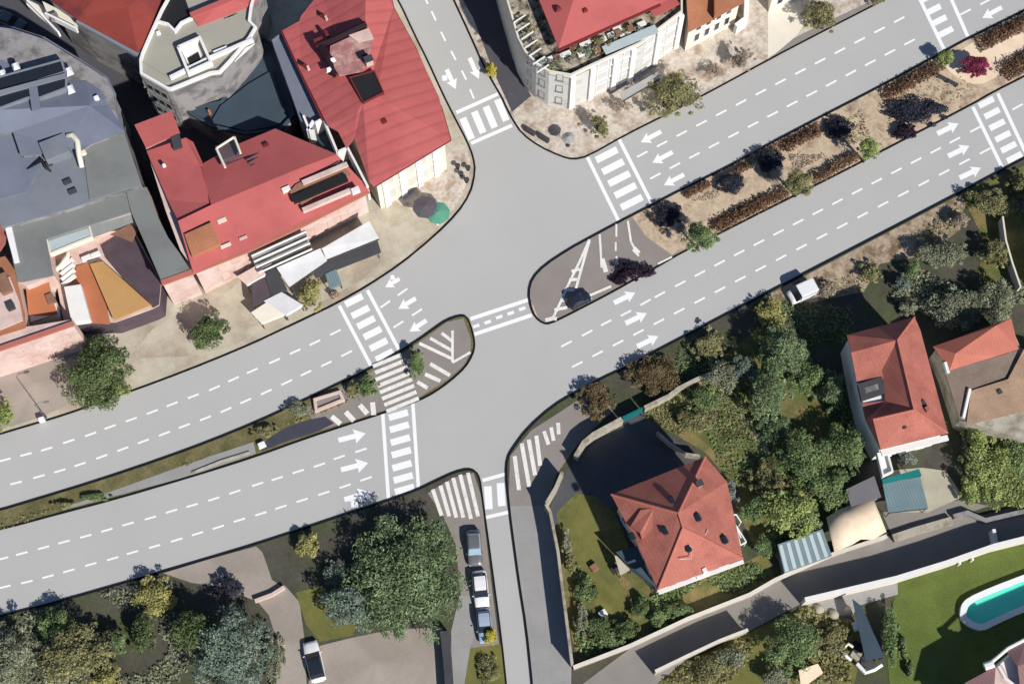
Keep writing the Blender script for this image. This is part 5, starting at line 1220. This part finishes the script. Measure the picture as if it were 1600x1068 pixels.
gtree('pale grey-green tree by the thin garden wall', 1130, 590, 28, 3.6, 'lf_grey', 30)
gtree('low olive bush by the villa top corner', 1085, 655, 30, 2.0, 'lf_olive', 22)
gtree('dark green low tree left of the garden path', 1098, 620, 30, 2.8, 'lf_mid', 24)
gtree('low olive bush right of the villa', 1195, 745, 26, 2.2, 'lf_olive', 30)
gtree('dark green hedge-like bush south-east of the villa', 1200, 850, 22, 2.0, 'lf_mid', 22)
gtree('silvery white flowering shrub at the right corner of the villa', 1141, 770, 14, 2.0, 'lf_silver', 20, cat='shrub', name='flowering_shrub', group=None)
gs = 'dark shrubs in the shady villa garden'
for x, y, rx, ry, m_, lb in ((912,920,18,24,'lf_mid','dark shrub against the inner side of the garden wall'),(926,925,10,16,'lf_dark','narrow dark shrub on the dry lawn'),(935,980,26,20,'lf_dark','dark shrub in the lower corner of the villa garden'),(975,985,30,20,'lf_dark','broad dark shrub in the middle of the lower villa garden'),
    (1000,950,16,20,'lf_dark','roundish dark shrub near the bottom corner of the villa roof'),(1030,965,18,18,'lf_mid','green shrub by the lane wall, below the villa'),(1060,955,22,12,'lf_mid','green shrub spreading beside the lane wall'),(908,970,14,26,'lf_grey','grey-green shrub low along the garden wall'),
    (886,850,8,26,'lf_grey','slim hedge bush along the upper garden wall'),(890,880,10,16,'lf_olive','olive bush below the slim hedge bush'),(948,1000,30,14,'lf_mid','green shrub at the very bottom of the villa garden')):
    gtree(lb, x, y, rx, 1.6, m_, ry, cat='shrub', name='garden_shrub', group=gs, base=.04)
for x, y, rx, ry, h_, m_, lb in ((1548,735,46,58,4.0,'lf_lime','big lime green tree right of the teal canopy'),(1525,680,24,24,3.0,'lf_lime','lime green bush under the weathered roof'),(1590,700,26,50,3.6,'lf_mid','mid green tree at the right edge below the weathered roof'),(1590,770,30,26,3.0,'lf_lime','lime green bush at the right edge above the lane'),(1516,765,18,24,2.4,'lf_lime','small lime bush by the patio'),
    (1418,716,16,13,1.8,'lf_silver','pale shrub between the white ledge and the teal canopy'),
    (1495,482,50,34,3.4,'lf_grey','dull grey-green tree above the old house'),(1560,470,34,34,3.6,'lf_grey','grey-green tree by the lower end of the white fence'),(1555,395,26,26,3.0,'lf_olive','olive tree left of the white fence'),(1548,318,38,28,2.6,'lf_olive','broad olive bush at the top right by the road'),(1598,290,26,20,2.6,'lf_olive','olive bush at the right edge by the road'),
    (1470,395,44,26,3.2,'lf_grey','pale green tree in the plot below the sandy pavement'),(1425,420,14,16,2.2,'lf_mid','small mid green bush left of the pale green tree'),(1418,480,18,12,2.0,'lf_grey','small grey-green bush at the top of the U-shaped roof'),(1412,445,14,16,2.4,'lf_blue','bluish bush in the dark plot'),
    (1500,345,18,16,2.2,'lf_twig','brown bare bush on the sandy pavement')):
    gtree(lb, x, y, rx, h_, m_, ry, group='garden trees near the right edge', base=.1)
gtree('big dark green tree below the lane wall', 1236, 1008, 44, 4.6, 'lf_mid', 44, dens=1.2, group='trees south of the lane')
gtree('olive bush right of the big dark green tree below the lane', 1300, 1000, 28, 2.0, 'lf_olive', 28, group='trees south of the lane')
gtree('dry olive bush at the bottom edge below the lane wall', 1110, 1042, 36, 2.0, 'lf_olive', 26, group='trees south of the lane')
gtree('dark olive bush below the pale crumbly wall', 1140, 1025, 26, 2.4, 'lf_grey', 22, group='trees south of the lane')
gtree('grey-green grassy bush at the bottom edge left of the cream cloth', 1212, 1055, 24, 2.2, 'lf_grey', 20, group='trees south of the lane')
awning('canvas_shade', 'scalloped cream cloth canopy at the bottom edge', 'awning', ((1248,1046),(1278,1036),(1286,1050),(1252,1075)), 2.2, 2.0, 'canvas', 'canvas')
gtree('dark hedge-like shrub along the left side of the green lawn', 1392, 985, 16, 2.4, 'lf_mid', 50, cat='shrub', name='garden_shrub', group='trees south of the lane')
for x, y, lb in ((1412,1010,'upper dark green tuft on the lawn by the hedge'),(1422,1045,'lower dark green tuft on the lawn by the hedge')): gtree(lb, x, y, 7, 1.0, 'lf_mid', 16, cat='shrub', name='grass_tuft', group='tufts on the lawn', base=.02)

# ================================================================== SOUTH-WEST BLOCK
_pz[0] = 0
patch('pavement', [(255,895),(330,872),(400,853),(410,862),(425,905),(442,917),(400,938),(340,915),(300,910)], M['drive'])
patch('path', [(395,930),(445,914),(468,940),(476,1000),(480,1090),(430,1090),(436,1010),(420,960)], M['drive'])
patch('driveway', [(492,1010),(548,996),(600,985),(692,978),(694,1090),(478,1090)], M['drive'])
patch('lawn', [(462,925),(500,915),(560,960),(552,992),(500,1002),(478,975)], M['olive'])
patch('pavement', [(668,770),(708,746),(740,738),(752,775),(770,930),(788,1068),(700,1090),(706,985),(720,930),(712,850),(690,800)], M['oldasph'])
patch('pavement', [(705,985),(718,930),(735,930),(745,985),(735,1010),(722,1090),(708,1090)], M['side'])
patch('lawn', [(735,1012),(784,1005),(792,1090),(722,1090)], M['olive'])
mb = MB()
for i, (a, b) in enumerate((((676,764),(690,805)),((688,758),(702,806)),((698,752),(713,808)),((708,746),(724,808)),((719,741),(736,810)),((731,738),(747,806)))): quad_line(a, b, 6.0, mb, G + .045)
struct('crosswalk_marking', mb, M['oldpaint'])
wall_thing('retaining_wall', 'dark topped retaining wall between the driveway and the sidewalk at the bottom', 'wall', [(694,985),(699,1030),(703,1090)], 1.4, 'dgrey', 1.0)
wall_thing('low_wall', 'low pinkish wall at the bend of the sandy path', 'wall', [(398,938),(425,928),(444,916)], .6, 'pink', .4)
tree('big_tree', 'huge feathery grey-green tree beside the south street', 634, 902, 88, 5.4, 'lf_pine', ry=96, dens=1.5, size=.34, base=.08, clumps=44, lumps=.42)
tree('big_tree', 'bluish green tree leaning out from the left of the huge tree', 545, 948, 46, 4.8, 'lf_blue', ry=32, dens=1.2, size=.28, base=.1)
tree('garden_tree', 'slim yellow-green tree by the road left of the huge tree', 480, 852, 17, 2.2, 'lf_yellow', ry=24, size=.24, base=.1)
tree('garden_tree', 'pale sparse bush left of the huge tree in its shade', 522, 892, 18, 2.2, 'lf_blue', ry=22, dens=.5, size=.24, base=.1)
tree('garden_tree', 'olive yellow tree at the road edge above the dark yard', 241, 930, 34, 2.4, 'lf_yellow', ry=32, dens=1.2, size=.26, base=.1)
tree('garden_tree', 'green tree at the road edge, lower left', 88, 974, 30, 3.0, 'lf_mid', ry=26, size=.26, base=.1)
tree('garden_tree', 'large olive tree in the lower left corner group', 120, 1022, 62, 5.0, 'lf_olive', ry=50, dens=1.2, size=.28, base=.08)
tree('garden_tree', 'dark green tree at the bottom left corner', 20, 1020, 42, 4.8, 'lf_grey', ry=50, size=.28, base=.08)
tree('garden_tree', 'small dark green tree right of the large olive tree', 181, 1003, 16, 3.4, 'lf_mid', ry=20, size=.24, base=.1)
tree('garden_tree', 'bright olive tree at the bottom edge right of the large olive one', 170, 1062, 26, 4.0, 'lf_yellow', ry=26, size=.26, base=.1)
tree('garden_tree', 'large blue-green tree at the bottom, left of the sandy path', 355, 1020, 66, 6.4, 'lf_blue', ry=66, dens=1.2, size=.3, base=.08)
tree('garden_tree', 'pale green low bush between the blue-green tree and the path', 430, 1030, 15, 1.6, 'lf_grey', ry=44, cat='shrub', size=.2, base=.05)
tree('garden_tree', 'dark slate bush added as shade on sandy ground near the road', 360, 915, 26, 2.0, 'lf_shade', ry=18, size=.28, base=.1, cat='shrub')  # bush added to darken ground that lies in shadow
tree('garden_tree', 'tall dark tree added to shade the yard by the road, lower left', 300, 985, 38, 5.0, 'lf_dark', ry=34, size=.3, base=.1)  # tree added for the shade it gives the yard
tree('garden_tree', 'dull dark bush added for shade in the yard left of the blue-green tree', 222, 990, 26, 3.6, 'lf_dark', ry=34, size=.3, base=.1)  # added as a dark mass for the yard's shadow
car('white car with dark glass roof on the driveway', 491, 1033, (-7,-30), 4.9, 1.9, 'carwhite', roof='glass')
cg = 'cars parked along the south street'
car('grey car with pale blue rear window, uppermost in the street row', 741, 855, (2,30), 4.4, 1.75, 'carsilver', group=cg, glass='skyglass')
car('white car with small dark window in the middle of the street row', 751, 920, (3,30), 4.6, 1.8, 'carwhite', group=cg)
car('pale blue car behind the yellow bush, lowest in the street row', 757, 976, (3,30), 4.2, 1.7, 'carblue', group=cg)
tree('gold_bush', 'bright yellow bush beside the pale blue car', 766, 995, 11, 1.9, 'lf_gold', ry=14, cat='shrub', size=.18, base=.05, dens=1.6)
tree('garden_shrub', 'green weeds on the verge by the south street', 765, 1045, 18, .9, 'lf_olive', ry=24, cat='shrub', size=.18, base=.02)

undergrowth('undergrowth', [(1010,640),(1063,540),(1200,470),(1330,480),(1340,600),(1370,720),(1300,790),(1215,850),(1170,860),(1150,780),(1100,700)], 'lf_mid', 7000, .16, .4, 11, .52)
undergrowth('undergrowth', [(1000,650),(1063,610),(1200,600),(1215,760),(1170,790),(1100,700)], 'lf_olive', 3500, .15, .3, 12, .5)
undergrowth('undergrowth', [(895,860),(930,940),(985,950),(1020,930),(1180,880),(1200,900),(990,1000),(900,1030)], 'lf_mid', 3500, .18, .4, 13, .5)
undergrowth('undergrowth', [(1385,470),(1500,360),(1620,280),(1620,470),(1500,500),(1440,510)], 'lf_grey', 5000, .2, .5, 14, .5)
undergrowth('undergrowth', [(1030,1068),(1090,1030),(1262,950),(1330,970),(1330,1068)], 'lf_olive', 4000, .2, .5, 15, .45)
undergrowth('undergrowth', [(-20,975),(200,915),(290,900),(330,1000),(260,1090),(-20,1090)], 'lf_grey', 4000, .2, .4, 16, .55)
undergrowth('undergrowth', [(0,830),(300,725),(430,670),(560,600),(580,620),(440,668),(300,722),(100,790),(0,815)], 'lf_olive', 3500, .14, .25, 17, .5)
undergrowth('undergrowth', [(462,925),(500,915),(560,960),(552,992),(500,1002),(478,975)], 'lf_lime', 700, .14, .2, 18, .45)
gtree('pale olive-green tree left of the broad mid green tree bottom', 1212, 760, 26, 3.2, 'lf_olive', 24)
gtree('dark feathery tree at the left wall of the U-shaped roof house', 1300, 610, 26, 4.4, 'lf_pine', 34)
gtree('bluish green tree at the left foot of the topmost feathery tree', 1160, 575, 24, 3.2, 'lf_blue', 24)
gtree('green tree above the glass house roof', 1262, 812, 24, 3.0, 'lf_mid', 20)

for k, (pl, m_) in enumerate((([(1066,300),(1134,266),(1140,278),(1076,312)],'lf_rust'),([(1150,256),(1278,190),(1284,206),(1160,270)],'lf_rust'),([(1370,142),(1470,90),(1478,108),(1385,160)],'lf_orange'),([(1520,62),(1600,24),(1600,50),(1530,84)],'lf_rust'),([(1112,366),(1235,304),(1226,286),(1108,345)],'lf_rust'),([(1262,292),(1345,250),(1340,232),(1262,268)],'lf_rust'),([(1556,138),(1620,104),(1620,70),(1570,96)],'lf_rust'),([(1380,232),(1400,222),(1392,205),(1372,222)],'lf_twig'))):
    undergrowth('undergrowth', pl, m_, 1300, .13, .5, 40 + k, .5)

for k, (pl, m_) in enumerate((([(1300,196),(1345,172),(1360,215),(1310,235)],'lf_olive'),([(1160,262),(1190,250),(1205,300),(1170,310)],'lf_twig'),([(1066,320),(1120,295),(1140,330),(1080,352)],'lf_twig'),([(1370,170),(1400,150),(1500,110),(1520,140),(1400,220)],'lf_olive'),([(1230,235),(1275,215),(1290,245),(1240,270)],'lf_twig'))):
    undergrowth('undergrowth', pl, m_, 350, .12, .15, 60 + k, .55)
gtree('dim green tree filling the gap right of the feathery pair', 1262, 590, 30, 3.6, 'lf_mid', 30)
gtree('soft green bush below the feathery pair, by the path', 1212, 668, 28, 2.6, 'lf_pine', 24)
gtree('soft green bush left of the yellowish tree above the glass house', 1182, 792, 26, 2.2, 'lf_mid', 28)

undergrowth('undergrowth', [(1200,462),(1330,398),(1460,330),(1500,310),(1500,345),(1440,395),(1350,430),(1270,465)], 'lf_twig', 1500, .15, .3, 70, .55)
undergrowth('undergrowth', [(1255,470),(1350,455),(1375,412),(1440,400),(1500,360),(1520,300),(1480,330),(1380,400),(1290,450)], 'lf_olive', 1200, .16, .4, 71, .5)
gtree('dark olive bush on the dusty verge halfway between the white van and the bare bush', 1362, 425, 22, 1.6, 'lf_olive', 16)
gtree('sparse twiggy bush on the dusty verge just right of the white van', 1290, 452, 20, 1.2, 'lf_twig', 14, dens=.5)
